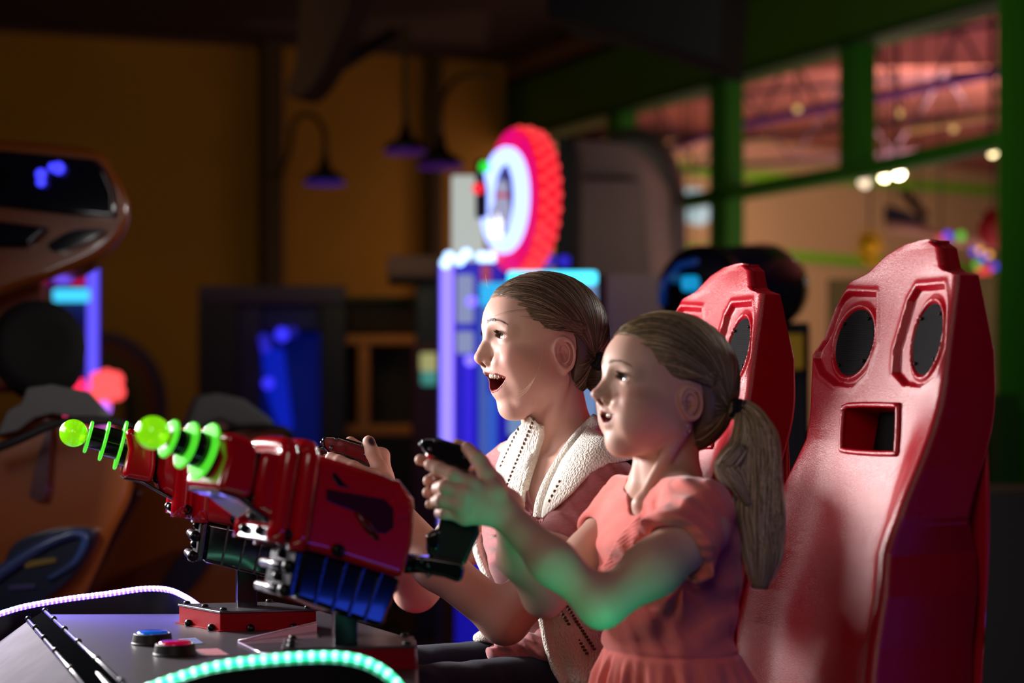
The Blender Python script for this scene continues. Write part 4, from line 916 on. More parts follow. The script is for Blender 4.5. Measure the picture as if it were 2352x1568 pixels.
# pedestals
def pedestal(nc, lc, rc, hpx, post, lab, posttop, D0):
    n_, l_, r_ = [T(*v) for v in (nc, lc, rc)]; h = .026
    f_ = l_ + (r_ - n_)
    o = empty('gun_pedestal', (n_ + f_) / 2, lab, 'pedestal', 'steel pedestals of the plasma guns')
    mb = MB(); mb.prism([n_, r_, f_, l_], UP * h); b = mb.build('pedestal_box', REDM, o, bevel=.0015)
    cen = (n_ + f_) / 2
    ex = lambda v, k: cen + (v - cen) * k
    mb = MB(); mb.prism([ex(v, 1.02) + UP * h for v in (n_, r_, f_, l_)], UP * .003); mb.build('top_plate', mat('worn_dark_plate', (78, 74, 84), .35, metal=.7, mottle=.5, mscale=60), o, bevel=.0008)
    mb = MB(); mb.prism([ex(v, 1.06) + UP * .0015 for v in (n_, r_, f_, l_)], -UP * .0012); mb.build('foot_flange', REDM, o)
    mb = MS()
    for (u, v) in ((.06, .06), (.94, .06), (.06, .94), (.94, .94), (.06, .5)):
        p = n_ + (r_ - n_) * u + (l_ - n_) * v + UP * (h + .004); mb.lathe([(0, .0055), (.003, .0048), (.004, .002)], p, UP, 12)
    for u in (.3, .75): mb.ball(n_ + (r_ - n_) * u + (n_ - l_).normalized() * .004 + UP * .004, .006, 10)
    for u in (.15, .7): mb.ball(n_ + (l_ - n_) * u + FW * .004 + UP * .004, .006, 10)
    mb.build('bolt', DARKBOLT, o, smooth=True)
    c = T(*post, ZT + h); a = (r_ - n_).normalized(); bb = (l_ - n_).normalized(); zt = posttop
    mb = MB(); mb.box(Vector((c.x, c.y, (c.z + zt) / 2)), (a, Vector((-a.y, a.x, 0)), UP), (.029, .030, zt - c.z)); mb.build('post', mat('polished_black_steel', (40, 40, 46), .18, metal=.9), o, bevel=.002)
    return o
pedestal((506, 1450), (411, 1431), (727, 1444), 38, (566, 1396), 'small red steel box with a square post, carrying the older girl\'s gun', .862, 2.8)
pedestal((650, 1543), (656, 1519), (953, 1536), 38, (792, 1484), 'small red steel box with a green lit square post, carrying the blonde girl\'s gun', .850, 2.4)
# bent clear acrylic guard
acr = mat('clear_acrylic', (235, 225, 240), .04, trans=.92, ior=1.45)
mb = MB()
a0, a1, a2, a3 = T(548, 1478), T(728, 1452), T(736, 1476), T(610, 1505)
o = empty('acrylic_guard', T(640, 1480), 'bent clear acrylic guard lying between the two gun pedestals', 'plastic guard')
mb.prism([a0, a1, a1 + UP * .014, a0 + UP * .004], -SD * .002); mb.build('guard_lip', mat('acrylic_edge', (235, 190, 205), .08, trans=.6, emit=(235, 180, 200), es=.05), o)
mb = MB(); mb.tube([a0 + UP * .002, T(600, 1503) + UP * .002, T(660, 1508) + UP * .002], .0016, 6); mb.tube([a0 + UP * .004, a1 + UP * .015], .0012, 6); mb.build('guard_edge', mat('acrylic_bright_edge', (220, 200, 240), .1, coat=1), o, smooth=True)
mb = MB(); mb.prism([a0 + UP * .001, T(600, 1503) + UP * .001, T(660, 1508) + UP * .001, a2 + UP * .001, a1 + UP * .001], UP * .0015); mb.build('guard_sheet', acr, o)

# LED rope lights on the curved mouldings
def rope(pts, r, nm, lab, colr, es, bead, bes, grp, n=70, mould=None, md=.05):
    path = spline(pts, 12); o = empty('light_rope', path[len(path) // 2], lab, 'light rope', grp)
    mb = MB(); mb.tube(path, r, 10); mb.build('rope_tube', mat(nm, (200, 200, 220), .3, emit=colr, es=es), o, smooth=True)
    L = [0]; 
    for a, b in zip(path, path[1:]): L.append(L[-1] + (b - a).length)
    mb = MB()
    for k in range(n):
        s_ = L[-1] * (k + .5) / n; i = max(0, np.searchsorted(L, s_) - 1); u = (s_ - L[i]) / (L[i + 1] - L[i]); p = path[i].lerp(path[i + 1], u); dd = (path[i + 1] - path[i]).normalized(); mb.ball(p, r * 1.08, 8, (dd, dd.orthogonal().normalized(), dd.cross(dd.orthogonal()).normalized()), (2.0, 1, 1))
    mb.build('led', mat(nm + '_led', (240, 240, 255), .3, emit=bead, es=bes), o, smooth=True)
    return path
vp = [P(-260, 1470, 3.06), P(-120, 1446, 3.08), P(0, 1409, 3.10), P(60, 1392, 3.12), P(150, 1376, 3.14), P(250, 1363, 3.16), P(330, 1352, 3.17), P(385, 1354, 3.16), P(425, 1370, 3.13), P(458, 1392, 3.08)]
path = rope(vp, .0042, 'violet_rope', 'glowing violet LED rope curving along the console\'s back edge', (60, 34, 255), 13.0, (140, 120, 255), 7, 'light ropes on the console', 78)
mb = MB(); 
for a, b in zip(path, path[1:]): mb.prism([a - UP * .004, b - UP * .004, Vector((b.x, b.y, .62)), Vector((a.x, a.y, .62))], Vector((0, .03, 0)))
mo = mb.build('console_moulding', mat('dark_moulding', (12, 10, 14), .35), con)
gp = [P(330, 1582, 2.22), P(400, 1557, 2.215), P(500, 1528, 2.21), P(620, 1512, 2.20), P(740, 1505, 2.19), P(810, 1510, 2.18), P(862, 1528, 2.17), P(905, 1560, 2.155), P(960, 1630, 2.14), P(1010, 1720, 2.13), P(1100, 1800, 2.12)]
path = rope(gp, .0042, 'green_rope', 'glowing sea-green LED rope arching along the console\'s front edge', (6, 222, 150), 2.6, (150, 255, 225), 5, 'light ropes on the console', 33)
mb = MB()
for a, b in zip(path, path[1:]): mb.prism([a - UP * .004, b - UP * .004, Vector((b.x, b.y, .55)), Vector((a.x, a.y, .55))], Vector((0, -.03, 0)))
mb.build('console_moulding', mat('dark_moulding', (12, 10, 14), .35), con)

# ------------------------------------------------------------------ heads
class Head:
    def __init__(s, O, yaw, pitch, roll, scale, **kw):
        """O = point between the ear canals; yaw 0 faces -X, + turns to the camera; pitch + looks up"""
        f = Vector((-math.cos(math.radians(yaw)), -math.sin(math.radians(yaw)), 0))
        l = Vector((math.sin(math.radians(yaw)), -math.cos(math.radians(yaw)), 0))
        u = Vector((0, 0, 1))
        R = Matrix.Rotation(math.radians(roll), 3, f) @ Matrix.Rotation(math.radians(-pitch), 3, l)
        f, l, u = R @ f, R @ l, R @ u
        s.O = Vector(O); s.f, s.l, s.u = f, l, u; s.sc = scale
        s.M = np.array([f, l, u], np.float32).T; s.On = A(O)
        s.p = dict(low=1.0, nose=0.0, nlen=0.0, lip_lo=(.0635, -.0675), corner=(.056, .0265, -.0475), chin=(.043, -.086), cheek=0.0,
                   cav=(.064, -.054, .028, .0225, .0135, 20), lipr=.0046, nup=0, eo=1.0)
        s.p.update(kw)
    def loc(s, p): return ((p - s.On) @ s.M) / s.sc
    def w(s, x, y, z):
        return s.O + (s.f * x + s.l * y + s.u * (z * (s.p['low'] if z < 0 else 1))) * s.sc
    def lips(s):
        p = s.p; cx, cy, cz = p['corner']; lx, lz = p['lip_lo']; ux, uz = p.get('lip_up', (.0795, -.0405)); U = []; Lw = []
        for t in (0, .25, .5, .75, 1.0):
            U.append((ux + (cx - ux) * t ** 1.8, cy * t, uz + (cz - uz) * t ** 1.6)); Lw.append((lx + (cx - lx) * t ** 2.0, cy * t, lz + (cz - lz) * t ** 2.4))
        return U, Lw
    def warp(s, q):
        if s.p['low'] != 1.0:
            q = q.copy(); q[:, 2] = np.where(q[:, 2] < 0, q[:, 2] / s.p['low'], q[:, 2])
        return q
    def ear(s, q):
        c = A([-.012, .0735, .002])
        R = rotm('Y', 20) @ rotm('Z', -12)     # columns: local axes of the ear
        e = (q - c) @ R; U, Wd, V = -e[:, 0], e[:, 1], e[:, 2]     # U to the back, Wd outward, V up
        V = V * 1.22; egg = 1 + V * 5.0
        def ring(a, b, r, cu=0, cv=0, wo=0):
            k = np.sqrt(((U - cu) / (a * egg)) ** 2 + ((V - cv) / b) ** 2) + 1e-6
            dd = (k - 1) * (a + b) * .5 * .85
            return np.sqrt(dd * dd + (Wd - wo) ** 2) - r
        E = np.stack([U, Wd, V], 1)
        d = s_ell(E, (0, -.0040, 0), (.0155, .0036, .029))
        d = smin(d, ring(.0150, .0285, .0028, 0, 0, .0028), .0025)
        d = smin(d, ring(.0085, .0175, .0022, -.0005, .003, .0016), .0025)
        d = smin(d, s_ell(E, (-.0045, -.001, -.0265), (.0075, .0036, .0085)), .004)
        d = smax(d, -s_ell(E, (-.0055, .002, -.004), (.0095, .0105, .0115)), .003)
        d = smin(d, s_ell(E, (-.0125, .001, -.007), (.0035, .0035, .006)), .004)
        d = smin(d, s_rc(E, (-.012, -.004, .014), (-.008, -.006, -.02), .006, .006), .006)
        return d
    def sdf(s, P_):
        q = s.warp(s.loc(P_)); p = s.p
        m = q.copy(); m[:, 1] = np.abs(m[:, 1])
        d = s_ell(q, (-.003, 0, .042), (.094, .0735, .081))
        d = smin(d, s_ell(q, (.045, 0, .045), (.048, .058, .048)), .02)
        d = smin(d, s_ell(q, (.026, 0, -.018), (.058, .058, .072)), .022)
        d = smin(d, s_rc(m, (-.002, .050, -.040), (p['chin'][0] - .008, .016, p['chin'][1] - .004), .019, .014), .02)
        d = smin(d, s_ell(m, (.050, .038, -.016), (.026 + p['cheek'], .025 + p['cheek'], .024 + p['cheek'])), .012)
        d = smin(d, s_rc(m, (.044, .038, -.028), (p['chin'][0] - .012, .032, p['chin'][1] + .018), .017 + p['cheek'] * .7, .014), .014)
        d = smin(d, s_ell(m, (.020, .048, -.026), (.032, .0205, .036)), .020)
        d = smin(d, s_ell(q, (.060, 0, -.034), (.0235, .029, .020)), .010)
        d = smin(d, s_ell(q, (p['chin'][0], 0, p['chin'][1]), (.0185, .0215, .019)), .012)
        d = smin(d, s_rc(m, (.083, .010, .027), (.068, .044, .027), .010, .009), .012)
        so = p.get('sock', 0.0)
        d = smax(d, -s_ell(m, (.096 + so, .031, .0165), (.0165, .0165, .0105)), .012)
        d = smin(d, s_ell(m, (.0655, .0315, .0165), (.0138, .0140, .0136)), .004)
        if p.get('baby', 0):
            d = smin(d, s_ell(m, (.044, .034, -.044), (.027, .021, .030)), .018)
            d = smin(d, s_ell(q, (.044, 0, -.070), (.024, .030, .023)), .014)
        # nose
        nl, nu = p['nlen'], p['nup']
        d = smin(d, s_rc(q, (.086, 0, .017), (.0965 + nl, 0, -.015 + nu), .0062, .0072), .010)
        ns = p.get('nsz', 1.0)
        d = smin(d, s_ell(q, (.084, 0, -.012), (.017, .0135 * ns, .020)), .006)
        d = smin(d, s_ell(q, (.0965 + nl, 0, -.0185 + nu), (.0104, .0096, .0088)), .005)
        d = smin(d, s_ell(m, (.0835 + nl * .6, .0118 * ns, -.0225 + nu * .6), (.0115, .0072, .0078)), .004)
        d = smax(d, -s_ell(m, (.0925 + nl * .8, .0058, -.0285 + nu * .8), (.0055, .0030, .0050)), .0025)
        # mouth
        cx, cy, cz = p['corner']; r = p['lipr']
        U, Lw = s.lips()
        dl = None
        for C_, k in ((U, 1.0), (Lw, 1.12)):
            e = None
            for i in range(len(C_) - 1):
                t0 = 1 - .35 * i / (len(C_) - 1); t1 = 1 - .35 * (i + 1) / (len(C_) - 1)
                g = s_rc(m, C_[i], C_[i + 1], r * k * t0, r * k * t1); e = g if e is None else np.minimum(e, g)
            dl = e if dl is None else np.minimum(dl, e)
        d = smin(d, dl, .007)
        t = np.clip(m[:, 1] / cy, 0, 1)
        zu = U[0][2] + (cz - U[0][2]) * t ** 1.6 - r * .55; zl = Lw[0][2] + (cz - Lw[0][2]) * t ** 2.4 + r * .55
        cav = np.maximum(np.maximum(m[:, 2] - zu, zl - m[:, 2]), np.maximum(m[:, 1] - cy + .002, p.get('cavx', .030) - m[:, 0]))
        d = smax(d, -cav, .003)
        # nasolabial crease
        d = smin(d, s_rc(m, (.074, .027, -.022), (cx + .002, cy + .015, cz + .004), .011, .007), .008)
        cr = np.minimum(s_rc(m, (.079, .0195, -.018), (cx + .006, cy + .0095, cz), .0022, .0026), s_rc(m, (cx + .006, cy + .0095, cz), (cx - .002, cy + .006, cz - .024), .0026, .0006))
        d = smax(d, -(cr + p.get('crs', 0)), .0085)
        d = smin(d, s_rc(m, (cx - .006, cy + .012, cz - .006), (cx - .010, cy + .006, cz - .032), .0065, .005), .008)
        # eye opening
        t = np.clip((m[:, 1] - .0315) / .0125, -1, 1)
        hu = (.0060 * p['eo']) * np.sqrt(np.maximum(1 - t * t, 0)) ; hl = .0034 * np.maximum(1 - t * t, 0)
        zz = m[:, 2] - .0165 + .0006 * t
        op = np.maximum(np.maximum(zz - hu, -zz - hl), np.abs(m[:, 1] - .0315) - .0125)
        op = np.maximum(op, .066 - m[:, 0])
        d = smax(d, -op, .0012)
        d = np.where(m[:, 1] > .05, smin(d, s.ear(m), .004), d)
        return d * s.sc * (s.p['low'] if s.p['low'] < 1 else 1)
    def color(s, V, base, blush, lip):
        q = s.warp(s.loc(V)); p = s.p; m = q.copy(); m[:, 1] = np.abs(m[:, 1])
        c = np.tile(A(base), (len(V), 1))
        def mixc(w, col):
            nonlocal c
            w = np.clip(w, 0, 1)[:, None]; c = c * (1 - w) + A(col) * w
        mixc(np.exp(-(((m - A([.058, .045, -.016])) / A([.025, .03, .02])) ** 2).sum(1)) * .7, blush)
        mixc(np.exp(-(((m - A([.1, .0, -.02])) / A([.012, .02, .012])) ** 2).sum(1)) * .4, blush)
        U, Lw = s.lips(); r = p['lipr']; ux = U[0][0]; cx, cy, cz = p['corner']
        du = np.minimum.reduce([s_rc(m, U[i], U[i + 1], 0, 0) for i in range(4)]); dl = np.minimum.reduce([s_rc(m, Lw[i], Lw[i + 1], 0, 0) for i in range(4)])
        mixc((r * 1.12 - np.minimum(du, dl)) / .0018 * .85, lip)
        t = np.clip(m[:, 1] / cy, 0, 1)
        zu = U[0][2] + (cz - U[0][2]) * t ** 1.6; zl = Lw[0][2] + (cz - Lw[0][2]) * t ** 2.4
        inner = (m[:, 1] < cy + .001) & (m[:, 2] < zu + .001) & (m[:, 2] > zl - .001) & (np.minimum(du, dl) > r * 1.0) & (m[:, 0] > p.get('cavx', .030) - .003) & (m[:, 0] < ux - .004)
        mixc(np.where(inner, 1.0, 0.0), (.20, .018, .020))
        mixc(np.where((s_ell(m, (.0925 + p['nlen'] * .8, .0058, -.0285 + p['nup'] * .8), (.0055, .0030, .0050)) < .0008), .75, 0), (.12, .02, .015))
        mixc(np.exp(-(((m - A([-.012, .078, 0])) / A([.02, .012, .03])) ** 2).sum(1)) * .45, blush)
        # upper lid / lash line
        t = np.clip((m[:, 1] - .0315) / .0125, -1, 1)
        hu = (.0060 * p['eo']) * np.sqrt(np.maximum(1 - t * t, 0))
        zz = m[:, 2] - .0165
        mixc(np.where((np.abs(zz - hu) < .0011) & (m[:, 0] > .060) & (np.abs(t) < 1), .75, 0), (.05, .025, .015))
        return c

def eyes(H, parent, iris, gaze=(0, 0)):
    for sgn in (1, -1):
        c = H.w(.0655, .0315 * sgn, .0165); r = .0126 * H.sc
        g = (H.f + H.l * gaze[0] + H.u * gaze[1]).normalized()
        mb = MB(); a = g.cross(H.u).normalized(); b = g.cross(a)
        prof = []
        N = 22
        for i in range(N + 1):
            th = math.pi * i / N; rr = r * (1 + .045 * math.exp(-(th / .42) ** 2 * 1.5))
            prof.append((math.cos(th) * rr, math.sin(th) * rr))
        mb.lathe(prof, c, g, 28)
        o = mb.build('eyeball', None, parent, smooth=True)
        co = np.array([v.co for v in o.data.vertices]) - np.array(c)
        an = np.arccos(np.clip(co @ np.array(g) / np.linalg.norm(co, axis=1), -1, 1))
        col = np.tile(A((.72, .66, .62)), (len(co), 1))
        col[an < .50] = iris; col[(an < .50) & (an > .40)] = np.array(iris) * .35; col[an < .20] = (.004, .004, .004)
        at = o.data.color_attributes.new('col', 'FLOAT_COLOR', 'POINT'); cc = np.ones((len(col), 4), np.float32); cc[:, :3] = col
        at.data.foreach_set('color', cc.ravel()); o.data.materials.append(mat('eye_surface', (230, 225, 220), .06, vcol=True, coat=1.0))

def strands(name, paths, rad, cols, m, parent, n=3, taper=True, root=0.0):
    """paths: list of (k,3) arrays"""
    V = []; Fc = []; C = []; k0 = 0
    for i, pth in enumerate(paths):
        k = len(pth); t = np.gradient(pth, axis=0); t /= np.linalg.norm(t, axis=1)[:, None] + 1e-9
        a = np.cross(t, [0.3, 0.2, 0.93]); a /= np.linalg.norm(a, axis=1)[:, None] + 1e-9; b = np.cross(t, a)
        u = np.linspace(0, 1, k); rr = rad * (np.minimum(1, (1 - u) * 5 + .15) * np.minimum(1, u * 6 + .25) if taper else np.ones(k))
        for j in range(n):
            an = 2 * math.pi * j / n; V.append(pth + (a * math.cos(an) + b * math.sin(an)) * rr[:, None])
        base = k0 + np.arange(k - 1)
        for j in range(n):
            j2 = (j + 1) % n
            Fc.append(np.stack([base + j * k, base + j2 * k, base + j2 * k + 1, base + j * k + 1], 1))
        cl = np.asarray(cols[i])[:3][None] * (1 + root * np.exp(-u / .16))[:, None]; C.append(np.tile(cl, (n, 1))); k0 += k * n
    return mesh_obj(name, np.concatenate(V).astype(np.float32), np.concatenate(Fc), m, parent, smooth=True, col=np.concatenate(C))

def hair_cap(H, poly, infl, extra=None):
    """hair mass: inflated skull limited by a side-view outline poly [(x,z)...] in head units"""
    def f(P_):
        q = H.loc(P_); m = q.copy(); m[:, 1] = np.abs(m[:, 1])
        x = q[:, 0]; z = q[:, 2]
        pd = s_poly2(x, z, poly)
        d = s_ell(q, (-.004, 0, .043), (.094, .0735, .081))
        d = smin(d, s_ell(q, (.045, 0, .046), (.048, .058, .048)), .02)
        d = smin(d, s_ell(q, (-.042, 0, .004), (.048, .056, .056)), .03)
        d = d - infl * np.clip(.12 - pd / .016, .12, 1)
        d = smax(d, pd, .003)
        return d * H.sc
    return f

def project(f, p, it=3):
    e = 5e-4
    for _ in range(it):
        f0 = f(p); G = np.stack([f(p + A([e, 0, 0])) - f0, f(p + A([0, e, 0])) - f0, f(p + A([0, 0, e])) - f0], 1) / e
        p = p - (f0 / ((G * G).sum(1) + 1e-3))[:, None] * G
    return p.astype(np.float32)

def comb(H, f, seeds, tie, steps=16, lift=(.0003, .0028), curve=None, rng=None, way=None):
    """strands that run over the hair mass from the seeds to the tie"""
    n = len(seeds); p = project(f, A(seeds)); tie = A(tie); lf = rng.uniform(lift[0], lift[1], n).astype(np.float32)
    e = 5e-4; out = []
    d0 = np.linalg.norm(tie - p, axis=1)
    for i in range(steps + 1):
        f0 = f(p); G = np.stack([f(p + A([e, 0, 0])) - f0, f(p + A([0, e, 0])) - f0, f(p + A([0, 0, e])) - f0], 1) / e
        G /= np.linalg.norm(G, axis=1)[:, None] + 1e-6
        env = math.sin(math.pi * min(1, i / steps + .12)) if i < steps else .2
        out.append(p + G * (lf * env - .0042 * max(0, 1 - i / 3))[:, None])
        tg = np.tile(tie, (n, 1))
        if way is not None: tg = np.where(way[0][:, None] & (i < 8), way[1], tg)
        to = tg - p; dist = np.linalg.norm(to, axis=1)[:, None] + 1e-6
        dr = to / dist
        if curve is not None: dr = dr + A(curve) * (dist / .12) * .8
        dr = dr - G * (dr * G).sum(1)[:, None]; dr /= np.linalg.norm(dr, axis=1)[:, None] + 1e-6
        st = np.minimum(dist[:, 0], (d0 * (1.25 if way is None else 1.4)) / steps)
        p = p + dr * st[:, None]
        p = np.where((dist > .02), project(f, p, 1), p)
    return np.stack(out, 1)

# ------------------------------------------------------------------ the two players
SKIN = mat('skin', (214, 160, 135), .52, vcol=True, sss=.10, bump=.06, bscale=420, spec=.35)
HAIRM = mat('hair', (90, 70, 50), .42, vcol=True, spec=.5)
def cap(M, r):            # chain of joints with radii
    return [(M[i], M[i + 1], r[i], r[i + 1]) for i in range(len(M) - 1)]
def f_chain(segs, k=.006):
    def f(p):
        d = None
        for a, b, r1, r2 in segs:
            e = s_rc(p, a, b, r1, r2); d = e if d is None else smin(d, e, k)
        return d
    return f
def hull(segs):
    pts = np.array([list(x) for s_ in segs for x in (s_[0], s_[1])]); c = (pts.min(0) + pts.max(0)) / 2
    R = max(np.linalg.norm(np.array(list(x)) - c) + r for s_ in segs for x, r in ((s_[0], s_[2]), (s_[1], s_[3])))
    return A(c), float(R)
def bounded(f, c, R, margin=.03):
    def g(p):
        d = np.sqrt(((p - c) ** 2).sum(1)) - R
        m = d < margin; out = (d + .004).astype(np.float32)
        if m.any(): out[m] = f(p[m])
        return out
    return g
def seg_group(segs, k=.006):
    c, R = hull(segs); return bounded(f_chain(segs, k), c, R)

def hand_fn(J, wrist, mcps, fingers, thumb, rs=1.0):
    """one hand: palm from the wrist to four knuckles, four fingers, a thumb; all joints are points"""
    palm = [(wrist, m, .0165 * rs, .0105 * rs) for m in mcps] + [(mcps[i], mcps[i + 1], .0105 * rs, .0105 * rs) for i in range(3)]
    th = [(wrist, thumb[0], .016 * rs, .0135 * rs), (thumb[0], thumb[1], .0135 * rs, .0100 * rs)]
    pf = f_chain(palm + th, .008)
    fr = [.0092, .0094, .0090, .0080]
    fl = []
    for i, F_ in enumerate(fingers):
        pts = [mcps[i]] + F_; r = [fr[i] * rs * x for x in (1.08, 1.0, .93, .82, .7)][:len(pts)]
        fl.append(f_chain([(pts[j], pts[j + 1], r[j], r[j + 1]) for j in range(len(pts) - 1)], .003))
    tp = thumb[1:]; r = [.0100 * rs, .0096 * rs, .0082 * rs]
    fl.append(f_chain([(tp[j], tp[j + 1], r[j], r[j + 1]) for j in range(len(tp) - 1)], .003))
    def f(p):
        a = pf(p); d = None
        for g in fl:
            e = smin(a, g(p), .006); d = e if d is None else np.minimum(d, e)
        return d
    allp = palm + [(mcps[i], q, .01, .012) for i, F_ in enumerate(fingers) for q in F_] + [(wrist, q, .01, .012) for q in thumb]
    c, R = hull(allp); return bounded(f, c, R + .004), c, R

def loft(levels, k=.0):
    """levels: (centre point, half depth along FW, half width along SD); a smooth stack of ellipses, highest first"""
    zs = np.array([l[0][2] for l in levels])[::-1]; order = list(range(len(levels)))[::-1]
    cx = np.array([levels[i][0][0] for i in order]); cy = np.array([levels[i][0][1] for i in order])
    fa = np.array([levels[i][1] for i in order]); sa = np.array([levels[i][2] for i in order])
    top = float(zs[-1]); bot = float(zs[0])
    def sm(z, v):
        # cosine-smoothed interpolation
        i = np.clip(np.searchsorted(zs, z) - 1, 0, len(zs) - 2)
        t = np.clip((z - zs[i]) / (zs[i + 1] - zs[i]), 0, 1)
        im = np.clip(i - 1, 0, None); ip = np.clip(i + 2, None, len(zs) - 1)
        a, b, c, d = v[im], v[i], v[i + 1], v[ip]
        return .5 * ((2 * b) + (c - a) * t + (2 * a - 5 * b + 4 * c - d) * t * t + (3 * b - a - 3 * c + d) * t ** 3)
    def f(p, infl=0.0):
        z = p[:, 2]; x = p[:, 0] - sm(z, cx); y = p[:, 1] - sm(z, cy)
        fw = x * FW.x + y * FW.y; sd = x * SD.x + y * SD.y
        a = sm(z, fa) + infl; b = sm(z, sa) + infl
        k0 = np.sqrt((fw / a) ** 2 + (sd / b) ** 2) + 1e-6
        k1 = np.sqrt((fw / a ** 2) ** 2 + (sd / b ** 2) ** 2) + 1e-6
        d = k0 * (k0 - 1) / k1
        dz = np.maximum(z - top - infl, bot - z - infl)
        return smax(d, dz, .03)
    f.ang = lambda p: np.arctan2((p[:, 0] - sm(p[:, 2], cx)) * SD.x + (p[:, 1] - sm(p[:, 2], cy)) * SD.y, (p[:, 0] - sm(p[:, 2], cx)) * FW.x + (p[:, 1] - sm(p[:, 2], cy)) * FW.y)
    return f
def pix(p): return 1176 + FPX * p[:, 0] / p[:, 1], HZ - FPX * (p[:, 2] - CAMH) / p[:, 1]

class Hand2D:
    pass
def make_hands(dx, dy, D0, ks):
    """joints of both hands on a gun grip; px positions as seen, D0 = distance of the grip axis"""
    def q(x, y, d): return P(x + dx, y + dy, D0 + (d - 2.495) * ks)
    L = dict(wrist=q(1163, 1183, 2.470), mcps=[q(1080, 1112, 2.452), q(1068, 1134, 2.446), q(1062, 1160, 2.449), q(1068, 1185, 2.456)],
             fingers=[[q(1040, 1090, 2.447), q(1008, 1076, 2.458), q(988, 1067, 2.466)],
                      [q(1022, 1118, 2.447), q(1008, 1122, 2.468), q(1012, 1126, 2.488)],
                      [q(1016, 1148, 2.451), q(1004, 1152, 2.472), q(1010, 1156, 2.492)],
                      [q(1024, 1178, 2.458), q(1012, 1178, 2.476), q(1018, 1180, 2.493)]],
             thumb=[q(1135, 1130, 2.462), q(1116, 1088, 2.468), q(1094, 1050, 2.474), q(1073, 1028, 2.484)])
    R = dict(wrist=q(1165, 1160, 2.560), mcps=[q(1082, 1092, 2.545), q(1075, 1118, 2.552), q(1070, 1144, 2.550), q(1072, 1170, 2.544)],
             fingers=[[q(1035, 1070, 2.548), q(998, 1060, 2.540), q(966, 1056, 2.530)],
                      [q(1022, 1098, 2.550), q(994, 1102, 2.532), q(985, 1104, 2.512)],
                      [q(1020, 1125, 2.550), q(992, 1129, 2.530), q(983, 1131, 2.510)],
                      [q(1026, 1150, 2.545), q(998, 1155, 2.527), q(988, 1158, 2.508)]],
             thumb=[q(1135, 1110, 2.545), q(1105, 1062, 2.530), q(1075, 1034, 2.522), q(1052, 1022, 2.512)])
    return L, R

def person(name, label, H, J, skin, blush, lip, hres=.0013, bres=.0026, finger_col=None):
    """J: joints. One continuous body surface (head, neck, trunk, arms, hands)"""
    hs = J['rs']
    hl, cl, Rl = hand_fn(J, **J['HL'], rs=hs); hr, cr, Rr = hand_fn(J, **J['HR'], rs=hs)
    armL = seg_group(J['armL'], .02); armR = seg_group(J['armR'], .02)
    trunk = J['trunk']; neck = J['neck']
    hO = A(H.w(.02, 0, 0)); head = bounded(H.sdf, hO, .17 * H.sc, .03)
    nk = J['neck']
    def neckf(p):
        d = s_rc(p, nk[0], nk[1], nk[2], nk[3])
        for (a, b, r1, r2) in J['traps']: d = smin(d, s_rc(p, a, b, r1, r2), .03)
        for (a, b, r1, r2) in J['cords']: d = smin(d, s_rc(p, a, b, r1, r2), .010)
        return d
    def f(p):
        b = smin(neckf(p), trunk(p), .03)
        d = smin(head(p), b, .012)
        aL = smin(armL(p), hl(p), .008); aR = smin(armR(p), hr(p), .008)
        d = smin(d, aL, .012); d = smin(d, aR, .012)
        return d
    pts = np.array([list(x) for s_ in J['armL'] + J['armR'] for x in (s_[0], s_[1])] + [list(H.O)])
    zb = J['zbot']
    lo = np.array([min(cl[0] - Rl, cr[0] - Rr, pts[:, 0].min()) - .05, pts[:, 1].min() - .08, zb]); 
    hi = np.array([max(pts[:, 0].max(), H.O.x) + .16, pts[:, 1].max() + .10, H.O.z + .17])
    fine = [(hO, .165 * H.sc), (cl, Rl + .006), (cr, Rr + .006)]
    def infine(c, sh):
        m = np.zeros(len(c), bool)
        for cc, R in fine: m |= (((c - cc) ** 2).sum(1) < (R - sh) ** 2)
        return m
    parts = [surf(f, lo, hi, bres, keep=lambda c: ~infine(c, .004))]
    done = []
    for cc, R in fine:
        dn = list(done)
        parts.append(surf(f, cc - R - .004, cc + R + .004, hres, keep=lambda c, cc=cc, R=R, dn=dn: (((c - cc) ** 2).sum(1) < R * R) & ~np.any([((c - a) ** 2).sum(1) < (b - .003) ** 2 for a, b in dn] or [np.zeros(len(c), bool)], axis=0)))
        done.append((cc, R))
    V, Q = merge(parts)
    col = H.color(V, skin, blush, lip)
    hd = ((V - hO) ** 2).sum(1) < (.15 * H.sc) ** 2
    col[~hd] = A(skin)
    if finger_col:
        for (pt, r, cc) in finger_col:
            w = np.clip((r - np.sqrt(((V - A(pt)) ** 2).sum(1))) / (r * .35), 0, 1)[:, None]; col = col * (1 - w) + A(cc) * w
    o = mesh_obj(name, V, Q, SKIN, None, smooth=True, col=col)
    tag(o, label, 'person'); o.data.validate()
    print(name, len(V))
    return o, f

